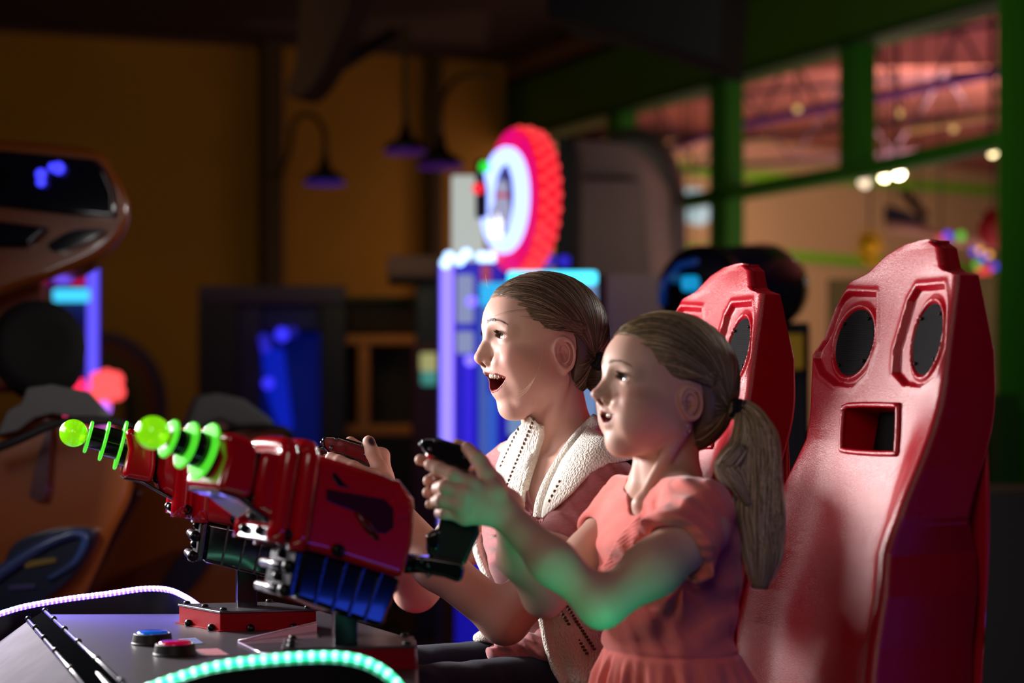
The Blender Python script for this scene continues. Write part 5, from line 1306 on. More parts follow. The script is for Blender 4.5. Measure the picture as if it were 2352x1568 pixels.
def brow(H, parent, colr, rng, up=0.0, thick=1.0):
    for sg in (1, -1):
        paths = []
        for i in range(150):
            t = rng.random(); y = .012 + .034 * t; z = .034 + up + .0065 * math.sin(t * 2.4) - .004 * t * t + rng.normal(0, .0012 * thick * (1.1 - .6 * t))
            x0 = .110
            p = project(H.sdf, A([H.w(x0 - .035 * t, y * sg, z)]), 6)[0]
            d = (H.l * sg * (.5 + t * .5) * .006 + H.u * (.004 * (1 - t) - .002 * t)); k = []
            for j in range(4): 
                q = project(H.sdf, A([Vector(p) + d * (j / 3)]), 2)[0] + A(H.f) * .0006; k.append(q)
            paths.append(np.array(k))
        c = [np.array(colr) * rng.uniform(.7, 1.2) for _ in paths]
        strands('eyebrow', paths, .00020, c, HAIRM, parent)
def lashes(H, parent, rng):
    for sg in (1, -1):
        paths = []
        for i in range(46):
            t = -1 + 2 * (i + .5) / 46; hu = .0060 * H.p['eo'] * math.sqrt(max(0, 1 - t * t))
            y = .0315 + t * .0125; z = .0165 + hu - .0006 * t
            a = project(H.sdf, A([H.w(.082 - .004 * abs(t), y * sg, z + .0008)]), 4)[0]
            L = .0075 * (.8 + .4 * rng.random()); k = [a]
            for j in range(1, 5):
                u = j / 4; k.append(a + A(H.f * (L * u) + H.l * sg * (t * .004 * u) + H.u * (L * .55 * u * u - .001 * u)))
            paths.append(np.array(k))
        strands('eyelashes', paths, .00022, [(.02, .012, .01)] * len(paths), HAIRM, parent)
def teeth(H, parent, n, x0, z0, w, up=True, halfw=.018, depth=.016, h=.0085):
    mb = MB()
    for i in range(n):
        t = (i + .5 - n / 2) / (n / 2); y = halfw * math.sin(t * 1.25) / math.sin(1.25); x = x0 - depth * (1 - math.cos(t * 1.25)) / (1 - math.cos(1.25))
        an = t * 1.1; X = (H.f * math.cos(an) + H.l * math.sin(an)); Y = (H.l * math.cos(an) - H.f * math.sin(an))
        hh = h * (1.0 - .25 * abs(t))
        mb.ball(H.w(x, y, z0 - hh * .3), 1, 12, (X, Y, H.u), (.0030 * H.sc, w * .53 * H.sc, hh * .62 * H.sc))
    mb.build('teeth', mat('tooth_enamel', (238, 230, 214), .15, coat=.5, sss=.1), parent, smooth=True)
def tongue(H, parent, c, r):
    mb = MB(); mb.ball(H.w(*c), H.sc, 20, (H.f, H.l, H.u), r)
    mb.build('tongue', mat('tongue_flesh', (190, 55, 50), .25, sss=.2), parent, smooth=True)
def gum(H, parent, c, r, name='gums', colr=(150, 60, 60)):
    mb = MB(); mb.ball(H.w(*c), H.sc, 20, (H.f, H.l, H.u), r); mb.build(name, mat(name, colr, .3), parent, smooth=True)

# ---- the taller girl (in the far seat)
EARO = Vector((math.sin(math.radians(20)), -math.cos(math.radians(20)), 0))
HT = Head(P(1281, 813, 3.00) - EARO * .076, 20, 8, 0, 1.0, corner=(.028, .0405, -.0440), cav=(.054, -.0535, .041, .0300, .0185, 24), lip_lo=(.0590, -.0670), lip_up=(.0815, -.0365), chin=(.036, -.086), nsz=.9, eo=.85, nlen=-.002, cavx=.022, cheek=.002)
HC = Head(P(1570, 926, 2.57) - EARO * .070, 20, 14, 0, .93, low=.84, nlen=.0005, nup=.0045, cheek=.0045, baby=1, sock=.003, lip_lo=(.0720, -.0575), corner=(.055, .0265, -.0415), chin=(.048, -.086), cav=(.064, -.0460, .027, .0195, .0085, 18), lip_up=(.0825, -.0370), lipr=.0050, nsz=.95, eo=.8, crs=.0022)

LT, RT = make_hands(-228, -16, 2.975, 1.10)
LT['thumb'][2] = P(856, 1040, 2.952); LT['thumb'][3] = P(847, 1014, 2.957)
LT['wrist'] = P(894, 1166, 2.950); LT['thumb'][0] = P(886, 1118, 2.945); LT['thumb'][1] = P(872, 1076, 2.947)
RT['wrist'] = P(898, 1150, 3.05); RT['thumb'][0] = P(880, 1096, 3.03)
RT['thumb'][2] = P(822, 1030, 2.99); RT['thumb'][3] = P(805, 1016, 2.985)
JT = dict(rs=1.12, HL=LT, HR=RT, zbot=.70,
          armL=[(LT['wrist'], P(1003, 1296, 2.92), .0245, .0335), (P(1003, 1296, 2.92), P(1160, 1424, 2.90), .0335, .0315), (P(1160, 1424, 2.90), P(1290, 1280, 2.90), .033, .041), (P(1290, 1280, 2.90), P(1385, 1130, 2.93), .042, .046)],
          armR=[(RT['wrist'], P(920, 1270, 3.12), .0245, .036), (P(920, 1270, 3.12), P(955, 1352, 3.22), .035, .034), (P(955, 1352, 3.22), P(1060, 1240, 3.25), .034, .040), (P(1060, 1240, 3.25), P(1165, 1100, 3.27), .040, .046)],
          trunk=loft([(P(1262, 1040, 3.11), .040, .070), (P(1262, 1085, 3.11), .062, .130), (P(1262, 1160, 3.11), .085, .150), (P(1262, 1260, 3.11), .085, .135), (P(1285, 1390, 3.12), .078, .120), (P(1310, 1500, 3.13), .088, .140), (P(1330, 1570, 3.14), .095, .150)]),
          neck=(HT.w(-.022, 0, -.045), P(1290, 1040, 3.12), .050, .054),
          traps=[(P(1290, 1010, 3.12), P(1375, 1085, 2.98), .040, .036), (P(1290, 1010, 3.12), P(1180, 1060, 3.25), .038, .036)],
          cords=[(HT.w(-.018, .055, -.035), P(1238, 1060, 3.075), .014, .007), (HT.w(.0, -.035, -.06), P(1226, 1055, 3.11), .012, .007), (P(1236, 1062, 3.07), P(1330, 1055, 3.0), .007, .008), (P(1228, 1062, 3.09), P(1180, 1060, 3.2), .007, .008)])
NAIL = (.035, .015, .03)
teen, f_teen = person('person', 'older girl with brown hair tied back, white knitted vest over mauve shirt, laughing open-mouthed', HT, JT, (.60, .345, .275), (.62, .24, .20), (.46, .115, .11), finger_col=[(P(857, 1010, 2.945), .0105, NAIL)])
# ---- the younger girl (in the near seat)
LC, RC = make_hands(0, 0, 2.495, 1.0)
JC = dict(rs=.95, HL=LC, HR=RC, zbot=.66,
          armL=[(LC['wrist'], P(1270, 1290, 2.43), .0195, .0255), (P(1270, 1290, 2.43), P(1382, 1388, 2.41), .0255, .0250), (P(1382, 1388, 2.41), P(1500, 1305, 2.44), .0265, .0325), (P(1500, 1305, 2.44), P(1612, 1215, 2.50), .0325, .037)],
          armR=[(RC['wrist'], P(1190, 1280, 2.62), .0195, .0245), (P(1190, 1280, 2.62), P(1250, 1368, 2.66), .0245, .0250), (P(1250, 1368, 2.66), P(1350, 1280, 2.70), .026, .030), (P(1350, 1280, 2.70), P(1425, 1190, 2.74), .032, .037)],
          trunk=loft([(P(1530, 1105, 2.64), .035, .050), (P(1530, 1150, 2.64), .058, .105), (P(1535, 1230, 2.64), .075, .122), (P(1538, 1340, 2.64), .076, .112), (P(1535, 1450, 2.64), .070, .100), (P(1545, 1560, 2.65), .080, .115), (P(1560, 1640, 2.66), .090, .130)]),
          neck=(HC.w(-.022, 0, -.05), P(1530, 1110, 2.65), .041, .043),
          traps=[(P(1530, 1110, 2.65), P(1605, 1160, 2.52), .030, .030), (P(1530, 1110, 2.65), P(1440, 1150, 2.75), .028, .030)],
          cords=[(HC.w(-.018, .050, -.035), P(1474, 1150, 2.585), .011, .006), (HC.w(.0, -.03, -.06), P(1462, 1145, 2.62), .010, .006), (P(1472, 1152, 2.58), P(1540, 1150, 2.57), .006, .005)])
child, f_child = person('person', 'younger blonde girl with a ponytail and coral short sleeved top, leaning on black gun grips', HC, JC, (.60, .35, .27), (.62, .24, .195), (.50, .15, .13))
rng = np.random.default_rng(5)
eyes(HT, teen, (.10, .06, .035), (-.10, .12)); eyes(HC, child, (.16, .22, .30), (-.05, .10))
brow(HT, teen, (.09, .05, .03), rng, .001, 1.0); brow(HC, child, (.30, .20, .12), rng, -.001, .8)
lashes(HT, teen, rng); lashes(HC, child, rng)
teeth(HT, teen, 11, .0735, -.0400, .0052, halfw=.0235, depth=.022, h=.0075); tongue(HT, teen, (.046, 0, -.0655), (.022, .020, .0060))
teeth(HC, child, 7, .0740, -.0405, .0046, halfw=.0125, depth=.010, h=.006); tongue(HC, child, (.056, 0, -.0530), (.012, .010, .0035))
# ------------------------------------------------------------------ hair
T_POLY = [(.098, .081), (.080, .075), (.062, .069), (.046, .050), (.036, .041), (.026, .034), (.014, .032), (.002, .034), (-.018, .034), (-.028, .027), (-.034, .012), (-.036, -.018), (-.046, -.046), (-.075, -.050), (-.13, -.02), (-.14, .06), (-.08, .15), (.05, .15), (.092, .112)]
def hair_for(H, parent, base, lights, tie, nstr, rng, infl=.0045, poly=T_POLY, curve=None, lift=(.0002, .0026), rad=.00042, tie_name='hair_tie'):
    hf = hair_cap(H, [((x - .003) if i < 9 else x, z + (.002 if i < 9 else 0)) for i, (x, z) in enumerate(poly)], infl)
    c = np.array(H.O)
    V, Q = surf(hf, c - .15, c + .15, .002)
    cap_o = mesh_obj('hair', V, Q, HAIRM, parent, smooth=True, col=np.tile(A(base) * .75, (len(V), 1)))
    full = hair_cap(H, [(-.5, -.5), (-.5, .5), (.5, .5), (.5, -.5)], infl - .0002)
    idx = rng.integers(0, len(V), int(nstr * .75))
    seeds = [V[i] for i in idx]
    # extra seeds along the hairline
    hl = poly[:9]
    for i in range(int(nstr * .45)):
        t = rng.random() * (len(hl) - 1.001); k = int(t); u = t - k
        x = hl[k][0] * (1 - u) + hl[k + 1][0] * u; z = hl[k][1] * (1 - u) + hl[k + 1][1] * u
        x -= abs(rng.normal(0, .004)) - .004; z += abs(rng.normal(0, .003)) - .002
        ymax = .085 * math.sqrt(max(0.02, 1 - (x / .115) ** 2))
        if k == 0 : y = rng.uniform(-.06, .06) * (1 if u < .5 else 1)
        else: y = ymax * (1 if rng.random() < .8 else -1)
        if k == 0: x, z = .098 - .03 * abs(y / .06) ** 2 - abs(rng.normal(0, .003)), .082 + rng.normal(0, .002)
        seeds.append(np.array(H.w(x, y, z)))
    seeds = np.array(seeds, np.float32); ql = H.loc(seeds)
    seeds = seeds[~((ql[:, 2] < .040) & (ql[:, 0] > -.040))]
    # temple and sideburn hair is combed over and behind the ear
    ts = []
    for i in range(int(nstr * .22)):
        x = rng.uniform(-.012, .046); z = rng.uniform(.034, .060) if x < .03 else rng.uniform(.046, .064); ts.append(np.array(H.w(x, .080, z)))
    seeds = np.concatenate([seeds, np.array(ts, np.float32)])
    ql = H.loc(seeds); wf = (ql[:, 2] < .066) & (ql[:, 0] > -.02)
    wp = np.array([list(H.w(-.036, .070 if y > 0 else -.070, .040 + rng.normal(0, .004))) for y in ql[:, 1]], np.float32)
    paths = comb(H, full, seeds, tie, 18, lift, curve, rng, way=(wf, wp))
    ql = H.loc(paths.reshape(-1, 3)).reshape(paths.shape)
    bad = ((ql[..., 0] > -.036) & (ql[..., 2] < .032) & (np.abs(ql[..., 1]) > .02)).any(1) | ((ql[..., 0] > .030) & (ql[..., 2] < .045)).any(1)
    paths = paths[~bad]; print('strands', len(paths))
    cols = []
    for i in range(len(paths)):
        b = np.array(base); l = np.array(lights[rng.integers(0, len(lights))]); cols.append(b * rng.uniform(.55, 1.25) if rng.random() < .55 else l * rng.uniform(.7, 1.15))
    strands('hair_strands', list(paths), rad, cols, HAIRM, cap_o, root=1.1)
    return cap_o
def flyaways(H, parent, n, colr, rng, seeds, dirs):
    paths = []
    for i in range(n):
        k = rng.integers(0, len(seeds)); s = np.array(seeds[k]) + rng.normal(0, .006, 3); d = np.array(dirs[k]); d = d / np.linalg.norm(d)
        L = rng.uniform(.012, .03); b = rng.normal(0, .35, 3); pts = [s + d * L * u + b * L * u * u * .8 for u in np.linspace(0, 1, 9)]; paths.append(np.array(pts))
    strands('hair_wisps', paths, .00013, [colr] * n, HAIRM, parent)
def ponytail(parent, path, widths, depth, base, lights, n, rng, name='ponytail', wave=.006):
    P_ = np.array([list(v) for v in spline(path, 6)]); k = len(P_)
    wd = np.interp(np.linspace(0, 1, k), np.linspace(0, 1, len(widths)), widths)
    t = np.gradient(P_, axis=0); t /= np.linalg.norm(t, axis=1)[:, None]
    a = np.cross(t, np.array([0, 1.0, 0])); a /= np.linalg.norm(a, axis=1)[:, None]; b = np.cross(t, a)
    mb = MB()
    for i in range(k): pass
    rings = [[Vector(P_[i] + a[i] * math.cos(u) * wd[i] * .8 + b[i] * math.sin(u) * wd[i] * .8 * depth) for u in np.linspace(0, 2 * math.pi, 17)[:-1]] for i in range(k)]
    vs = [v for r in rings for v in r]; m = 16
    fs = [(i * m + j, i * m + (j + 1) % m, (i + 1) * m + (j + 1) % m, (i + 1) * m + j) for i in range(k - 1) for j in range(m)]
    fs += [list(range(m - 1, -1, -1)), [(k - 1) * m + j for j in range(m)]]
    mb.add(vs, fs)
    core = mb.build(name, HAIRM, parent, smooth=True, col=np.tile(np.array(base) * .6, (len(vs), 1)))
    paths = []; cols = []
    for i in range(n):
        r = math.sqrt(rng.random()) ** .7; u = rng.uniform(0, 2 * math.pi); end = int(k * rng.uniform(.72, 1.0)); st = int(k * .25 * rng.random() ** 3)
        ph = rng.uniform(0, 6.28); j = np.arange(st, max(end, st + 6)); j = j[j < k]
        rad_ = r * (1 + .12 * np.sin(j * .25 + ph)); uu = u + .3 * np.sin(j * .12 + ph)
        q = P_[j] + a[j] * (np.cos(uu) * wd[j] * rad_)[:, None] + b[j] * (np.sin(uu) * wd[j] * depth * rad_)[:, None]
        q = q + rng.normal(0, .0004, 3); paths.append(q)
        l = np.array(lights[rng.integers(0, len(lights))]); cols.append(np.array(base) * rng.uniform(.6, 1.2) if rng.random() < .4 else l * rng.uniform(.7, 1.2))
    strands('ponytail_strands', paths, .0005, cols, HAIRM, core)
    return core
BR = (.110, .066, .040); BRL = [(.34, .22, .14), (.19, .12, .075), (.07, .042, .026)]
tieT = P(1372, 824, 3.03)
hT = hair_for(HT, teen, BR, BRL, tieT, 3000, rng, curve=tuple(Vector((0, 0, .25))))
BL = (.21, .150, .080); BLL = [(.58, .45, .27), (.32, .23, .125), (.16, .112, .058), (.09, .065, .035)]
C_POLY = [(x, z * 1.0 - .004 if z < .06 else z) for x, z in T_POLY]
C_POLY[10:15] = [(-.034, .008), (-.040, -.024), (-.055, -.066), (-.085, -.060), (-.13, -.02)]
tieC = P(1684, 940, 2.60)
hC = hair_for(HC, child, BL, BLL, tieC, 3000, rng, poly=C_POLY, curve=tuple(Vector((0, 0, .30))), lift=(.0002, .0042), infl=.0055)
def tie_ring(c, ax, r, parent, m):
    mb = MB(); ax = Vector(ax).normalized(); a = ax.cross(UP).normalized(); b = ax.cross(a)
    for k in range(3):
        pth = [Vector(c) + ax * (.006 * (k - 1) + .001 * math.sin(3 * t)) + (a * math.cos(t) + b * math.sin(t)) * r for t in np.linspace(0, 2 * math.pi, 25)]
        mb.tube(pth, .0036, 8, cap=False)
    mb.build('hair_tie', m, parent, smooth=True)
BLK = mat('black_elastic', (14, 13, 14), .8)
# child's ponytail
CPD = tieC.y
cp = [tieC + Vector((-.004, 0, 0)), P(1712, 950, CPD - .005), P(1735, 1000, CPD - .02), P(1742, 1090, CPD - .03), P(1745, 1180, CPD - .035), P(1752, 1270, CPD - .035), P(1745, 1350, CPD - .03)]
PL = (.42, .31, .17); PLL = [(.80, .64, .42), (.60, .45, .26), (.30, .21, .11), (.90, .76, .55)]  # lighter than the head hair: golden lighting painted into the ponytail's colours
pc = ponytail(child, cp, [.009, .016, .026, .030, .031, .026, .014], .62, PL, PLL, 1500, rng)
tie_ring(tieC + Vector((.006, 0, .001)), (1, .1, -.25), .0105, child, BLK)
# loose bundle of the ponytail that rests forward over the shoulder
cp2 = [P(1705, 950, CPD - .012), P(1700, 1020, CPD - .035), P(1668, 1072, CPD - .045), P(1690, 1105, CPD - .05), P(1722, 1160, CPD - .05)]
ponytail(child, cp2, [.008, .014, .016, .013, .006], .6, PL, PLL, 350, rng, name='ponytail_lock')
# teen's low bun
mb = MB(); bc = tieT + Vector((.004, .03, -.022))
bun = []
for i in range(260):
    ph = rng.uniform(0, 6.28); th = rng.uniform(.3, 2.8); R = .030; L = rng.uniform(1.2, 2.6); q = []
    for u in np.linspace(0, L, 12):
        q.append(np.array(bc) + np.array([R * math.sin(th) * math.cos(ph + u) * .8, R * math.sin(th) * math.sin(ph + u), R * math.cos(th) * 1.1]))
    bun.append(np.array(q))
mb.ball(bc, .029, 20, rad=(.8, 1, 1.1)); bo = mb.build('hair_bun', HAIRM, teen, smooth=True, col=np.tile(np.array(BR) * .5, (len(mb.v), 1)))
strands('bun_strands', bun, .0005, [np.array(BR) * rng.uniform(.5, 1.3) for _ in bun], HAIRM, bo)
tie_ring(tieT + Vector((.004, 0, -.004)), (.8, .2, -.5), .010, teen, BLK)
# wisps
top = [np.array(HT.w(x, y, .128 - abs(x) * .25)) for x in (-.02, 0, .03, .06) for y in (-.02, .02)]
flyaways(HT, hT, 16, (.45, .33, .24), rng, top, [(-1, 0, .25), (1, 0, .1), (-.8, .3, .2)] * 3)
front = [np.array(HT.w(.092, y, .086)) for y in (-.02, 0, .02)]
flyaways(HT, hT, 8, (.55, .42, .30), rng, front, [(-.8, 0, .3), (-.5, 0, .6), (.8, 0, .3)])
wisp = [HT.w(.022, .072, .014), HT.w(.024, .076, -.010), HT.w(.030, .074, -.036), HT.w(.040, .066, -.058), HT.w(.052, .055, -.068)]
ws = [np.array([list(v + Vector((0, -.002 - .001 * k, .002 * k - .006 * k * (i / 30)))) for i, v in enumerate(spline(wisp, 8))]) for k in range(3)]
strands('hair_wisps', ws, .00022, [(.5, .36, .25)] * 3, HAIRM, hT)
# earring of the younger girl
mb = MB(); ec = HC.w(-.012, .080, -.040)
mb.ball(ec + HC.u * .004, .0019, 12); mb.tube([ec + (HC.f * math.cos(t) + HC.u * math.sin(t)) * .0042 - HC.u * .002 for t in np.linspace(0, 2 * math.pi, 17)], .0007, 6)
mb.build('earring', mat('silver', (210, 205, 200), .15, metal=1), child, smooth=True)
mb = MB(); ec = HT.w(-.106, .03, -.052)
mb.ball(ec, .004, 10); mb.ball(ec + Vector((.006, 0, .005)), .003, 10); mb.build('hair_clip', mat('lilac_plastic', (120, 110, 190), .1, coat=1), teen, smooth=True)

# ------------------------------------------------------------------ clothes
def cloth_mat(name, col, col2=None, knit=0, scale=900):
    m = mat(name, col, .85, spec=.25)
    nt = m.node_tree; b = nt.nodes['Principled BSDF']; L = nt.links
    b.inputs['Sheen Weight'].default_value = .35; b.inputs['Sheen Roughness'].default_value = .5
    tc = nt.nodes.new('ShaderNodeTexCoord')
    n = nt.nodes.new('ShaderNodeTexNoise'); n.inputs['Scale'].default_value = scale * .35; n.inputs['Detail'].default_value = 3
    mp = nt.nodes.new('ShaderNodeMapping'); mp.inputs['Scale'].default_value = (1, 1, 2.6)
    L.new(tc.outputs['Object'], mp.inputs[0]); L.new(mp.outputs[0], n.inputs['Vector'])
    bp = nt.nodes.new('ShaderNodeBump'); bp.inputs['Strength'].default_value = .35; bp.inputs['Distance'].default_value = .0012
    if knit:
        w = nt.nodes.new('ShaderNodeTexVoronoi'); w.inputs['Scale'].default_value = knit
        mp2 = nt.nodes.new('ShaderNodeMapping'); mp2.inputs['Scale'].default_value = (1, 1, .6); mp2.inputs['Rotation'].default_value = (0, .5, .4)
        L.new(tc.outputs['Object'], mp2.inputs[0]); L.new(mp2.outputs[0], w.inputs['Vector'])
        L.new(w.outputs['Distance'], bp.inputs['Height']); bp.inputs['Strength'].default_value = .9; bp.inputs['Distance'].default_value = .0025
    else: L.new(n.outputs['Fac'], bp.inputs['Height'])
    L.new(bp.outputs[0], b.inputs['Normal'])
    mx = nt.nodes.new('ShaderNodeMix'); mx.data_type = 'RGBA'; mx.inputs[6].default_value = lin(col); mx.inputs[7].default_value = lin(col2 or [c * .85 for c in col])
    L.new(n.outputs['Fac'], mx.inputs[0]); L.new(mx.outputs[2], b.inputs['Base Color'])
    return m
CORAL = cloth_mat('coral_jersey', (240, 128, 116), (230, 106, 98))
MAUVE = cloth_mat('mauve_jersey', (178, 112, 112), (140, 74, 80), scale=400)
KNIT = cloth_mat('white_knit', (240, 234, 222), (226, 218, 204), knit=330)
KNITB = cloth_mat('white_rib_knit', (240, 234, 222), (228, 220, 206), knit=520)
DENIM = cloth_mat('dark_denim', (20, 28, 56), (10, 14, 30), scale=1600)
DENIM.node_tree.nodes['Principled BSDF'].inputs['Sheen Weight'].default_value = .05

def wr(p, fx, ph=0.0):
    """soft folds: sum of warped sine waves along given directions"""
    out = np.zeros(len(p), np.float32)
    for (d, wl, amp, wob) in fx:
        d = A(Vector(d).normalized()); o = A([d[2], d[0], d[1]])
        u = p @ d; v = p @ o
        s_ = np.sin(u * 2 * math.pi / wl + wob * np.sin(v * 2 * math.pi / (wl * 3.1) + ph) + ph)
        out += amp * (np.abs(s_) ** .8 * np.sign(s_)) * (.55 + .45 * np.sin(v * 2 * math.pi / (wl * 2.3) + 1.7 * ph))
    return out
def pixpoly(p, poly, D):
    """signed distance (metres at D) to an outline, measured on the wearer's camera side"""
    x, y = pix(p); return s_poly2(x.astype(np.float32), y.astype(np.float32), poly) * (D / FPX)

# --- coral top
ctr = JC['trunk']; aL = JC['armL']; aR = JC['armR']
ZW = float(P(1540, 1492, 2.64).z)
def coral(p):
    z = p[:, 2]; th = ctr.ang(p)
    below = np.clip((ZW - z) / .10, 0, 1.5)
    ruff = .016 * below + .0045 * np.minimum(below * 3, 1) * np.sin(th * 17 + 1.3 * np.sin(th * 5)) + .0025 * np.minimum(below * 3, 1) * np.sin(th * 31 + 2)
    seam = .0030 * np.exp(-((z - ZW) / .004) ** 2)
    d = ctr(p) - .0095 - ruff + seam
    d = smin(d, s_rc(p, P(1530, 1140, 2.64), P(1600, 1170, 2.535), .040, .046) , .02)
    d = smin(d, s_rc(p, P(1530, 1140, 2.64), P(1445, 1158, 2.735), .038, .042), .02)
    # sleeves
    sl = s_rc(p, P(1602, 1192, 2.515), P(1545, 1265, 2.462), .046, .050)
    e = Vector(P(1545, 1265, 2.462)) - Vector(P(1612, 1180, 2.52)); e.normalize()
    flare = s_rc(p, P(1560, 1250, 2.475), P(1536, 1282, 2.452), .046, .054)
    sl = smin(sl, flare, .02)
    cutL = (p - A(P(1557, 1266, 2.465))) @ A(e) + .0010 * np.sin(p[:, 2] * 420)
    sl = smax(sl, cutL, .004)
    d = smin(d, sl, .018)
    srr = s_rc(p, P(1435, 1180, 2.74), P(1396, 1225, 2.725), .042, .045)
    e2 = (Vector(P(1370, 1245, 2.71)) - Vector(P(1435, 1180, 2.74))).normalized()
    srr = smax(srr, (p - A(P(1385, 1232, 2.715))) @ A(e2), .004)
    d = smin(d, srr, .018)
    d = d + wr(p, [((.5, .2, .8), .034, .0019, 1.2), ((.9, .1, .35), .026, .0015, 1.6), ((-.4, .1, .9), .052, .0028, .9)], .7) * np.clip((z - ZW + .02) / .03, .25, 1)
    # armpit folds radiating
    ap = A(P(1572, 1345, 2.50)); r = p - ap; rr = np.sqrt((r * r).sum(1)); an = np.arctan2(r[:, 2], r[:, 0])
    d = d + .0024 * np.sin(an * 9) * np.exp(-((rr - .06) / .045) ** 2)
    d = smax(d, f_child(p) * .0 + z - float(P(1530, 1085, 2.64).z), .01)
    # neckline
    nk = np.minimum(s_ell(p, P(1505, 1095, 2.635), (.046, .062, .040)), s_rc(p, P(1490, 1110, 2.61), P(1473, 1165, 2.585), .034, .016))
    nk = np.minimum(nk, s_rc(p, JC['neck'][0], P(1530, 1100, 2.65), .055, .054))
    d = smax(d, -nk, .0025)
    # rim of the neckline
    d = np.minimum(d, np.maximum(np.abs(nk - .001) - .0035, ctr(p) - .0115 - .0))  if False else d
    # arm openings
    op = np.minimum(s_rc(p, P(1553, 1264, 2.468), P(1500, 1305, 2.44), .037, .040), s_rc(p, P(1415, 1205, 2.735), P(1360, 1270, 2.70), .036, .038))
    d = smax(d, -op, .003)
    return d
lo = np.array([P(1330, 1000, 2.7).x - .02, 2.38, .665]); hi = np.array([P(1780, 1100, 2.7).x + .02, 2.90, P(1500, 1050, 2.6).z])
V, Q = surf(coral, lo, hi, .0019)
top = mesh_obj('short_sleeved_top', V, Q, CORAL, child, smooth=True)
# lace yoke down the front
def yoke(p):
    d = coral(p); reg = pixpoly(p, [(1462, 1185), (1500, 1195), (1470, 1260), (1440, 1330), (1392, 1345), (1385, 1300), (1420, 1230)], 2.6)
    return smax(np.abs(d) - .0022 + .0010 * np.sin(p[:, 0] * 1500) * np.sin(p[:, 2] * 1300 + p[:, 0] * 500), reg, .002)
V, Q = surf(yoke, np.array([P(1370, 1200, 2.6).x, 2.42, P(1400, 1350, 2.6).z]), np.array([P(1510, 1200, 2.6).x, 2.80, P(1400, 1175, 2.6).z]), .0017)
mesh_obj('lace_yoke', V, Q, cloth_mat('coral_lace', (238, 128, 118), (214, 92, 88)), top, smooth=True)
# the younger girl's legs (dark leggings, seated)
def legs(o, hipL, hipR, kneeL, kneeR, footL, footR, r, m, nm, h=.006, wrinkle=None):
    def f(p):
        d = s_rc(p, hipL, hipR, r * 1.25, r * 1.25)
        for a, b, c in ((hipL, kneeL, footL), (hipR, kneeR, footR)):
            d = smin(d, smin(s_rc(p, a, b, r, r * .72), s_rc(p, b, c, r * .70, r * .48), .02), .03)
        if wrinkle: d = d + wr(p, wrinkle)
        return d
    pts = np.array([list(v) for v in (hipL, hipR, kneeL, kneeR, footL, footR)])
    V, Q = surf(f, pts.min(0) - r * 1.6, pts.max(0) + r * 1.6, h)
    return mesh_obj(nm, V, Q, m, o, smooth=True)
SEATZ = .50
hc = Vector(P(1565, 1600, 2.66)); hc.z = .60
kc = hc + FW * .33
legs(child, hc + SD * .075, hc - SD * .075, kc + SD * .08 + UP * -.01, kc - SD * .08, kc + SD * .08 + FW * .02 - UP * .42, kc - SD * .08 + FW * .02 - UP * .42, .070, mat('dark_leggings', (26, 28, 34), .8), 'leggings')
# --- mauve tee of the taller girl
ttr = JT['trunk']
def mauve(p):
    z = p[:, 2]
    d = ttr(p) - .007
    d = smin(d, s_rc(p, P(1300, 1050, 3.11), P(1368, 1105, 2.985), .040, .050), .02)
    d = smin(d, s_rc(p, P(1280, 1050, 3.12), P(1180, 1080, 3.25), .038, .046), .02)
    sl = s_rc(p, P(1384, 1124, 2.930), P(1305, 1262, 2.903), .0555, .0525)
    e = (Vector(P(1290, 1280, 2.90)) - Vector(P(1385, 1130, 2.93))).normalized()
    d = smin(d, smax(sl, (p - A(P(1306, 1256, 2.905))) @ A(e), .004), .02)
    sr = s_rc(p, P(1172, 1095, 3.265), P(1095, 1200, 3.255), .050, .050)
    d = smin(d, smax(sr, (p - A(P(1100, 1195, 3.255))) @ A((Vector(P(1060, 1240, 3.25)) - Vector(P(1165, 1100, 3.27))).normalized()), .004), .02)
    # folds pulling from the chest towards the sleeve
    c0 = A(P(1235, 1190, 3.03)); r = p - c0; an = np.arctan2(r[:, 2], r[:, 0]); rr = np.sqrt((r * r).sum(1))
    d = d + .0028 * np.sin(an * 24 + rr * 30) * np.exp(-((rr - .075) / .05) ** 2)
    d = d + wr(p, [((.3, .2, .9), .036, .0020, 1.3), ((.7, .1, .7), .026, .0016, 1.1)], .3)
    # bunched hem
    hem = np.exp(-((z - float(P(1200, 1490, 3.05).z)) / .018) ** 2)
    d = d - .010 * hem - hem * .004 * np.sin(z * 520 + p[:, 0] * 90)
    # V neck
    nk = s_rc(p, HT.w(-.022, 0, -.045), P(1278, 1030, 3.11), .058, .062)
    q0, q1, q2 = A(P(1205, 1030, 3.05)), A(P(1232, 1200, 3.02)), A(P(1330, 1030, 3.02))
    vn = pixpoly(p, [(1225, 960), (1212, 1060), (1216, 1140), (1237, 1195), (1255, 1150), (1290, 1080), (1330, 1010), (1320, 900)], 3.05)
    vn = np.maximum(vn, (p[:, 1] - 3.13))
    d = smax(d, -np.minimum(nk, vn), .003)
    op = np.minimum(s_rc(p, P(1312, 1246, 2.908), P(1270, 1310, 2.90), .0445, .0455), s_rc(p, P(1120, 1160, 3.26), P(1040, 1265, 3.25), .043, .043))
    return smax(d, -op, .003)
lo = np.array([P(1040, 1000, 3.2).x, 2.82, .72]); hi = np.array([P(1500, 1100, 3.1).x, 3.36, P(1300, 990, 3.1).z])
V, Q = surf(mauve, lo, hi, .0021)
mesh_obj('shirt', V, Q, MAUVE, teen, smooth=True)
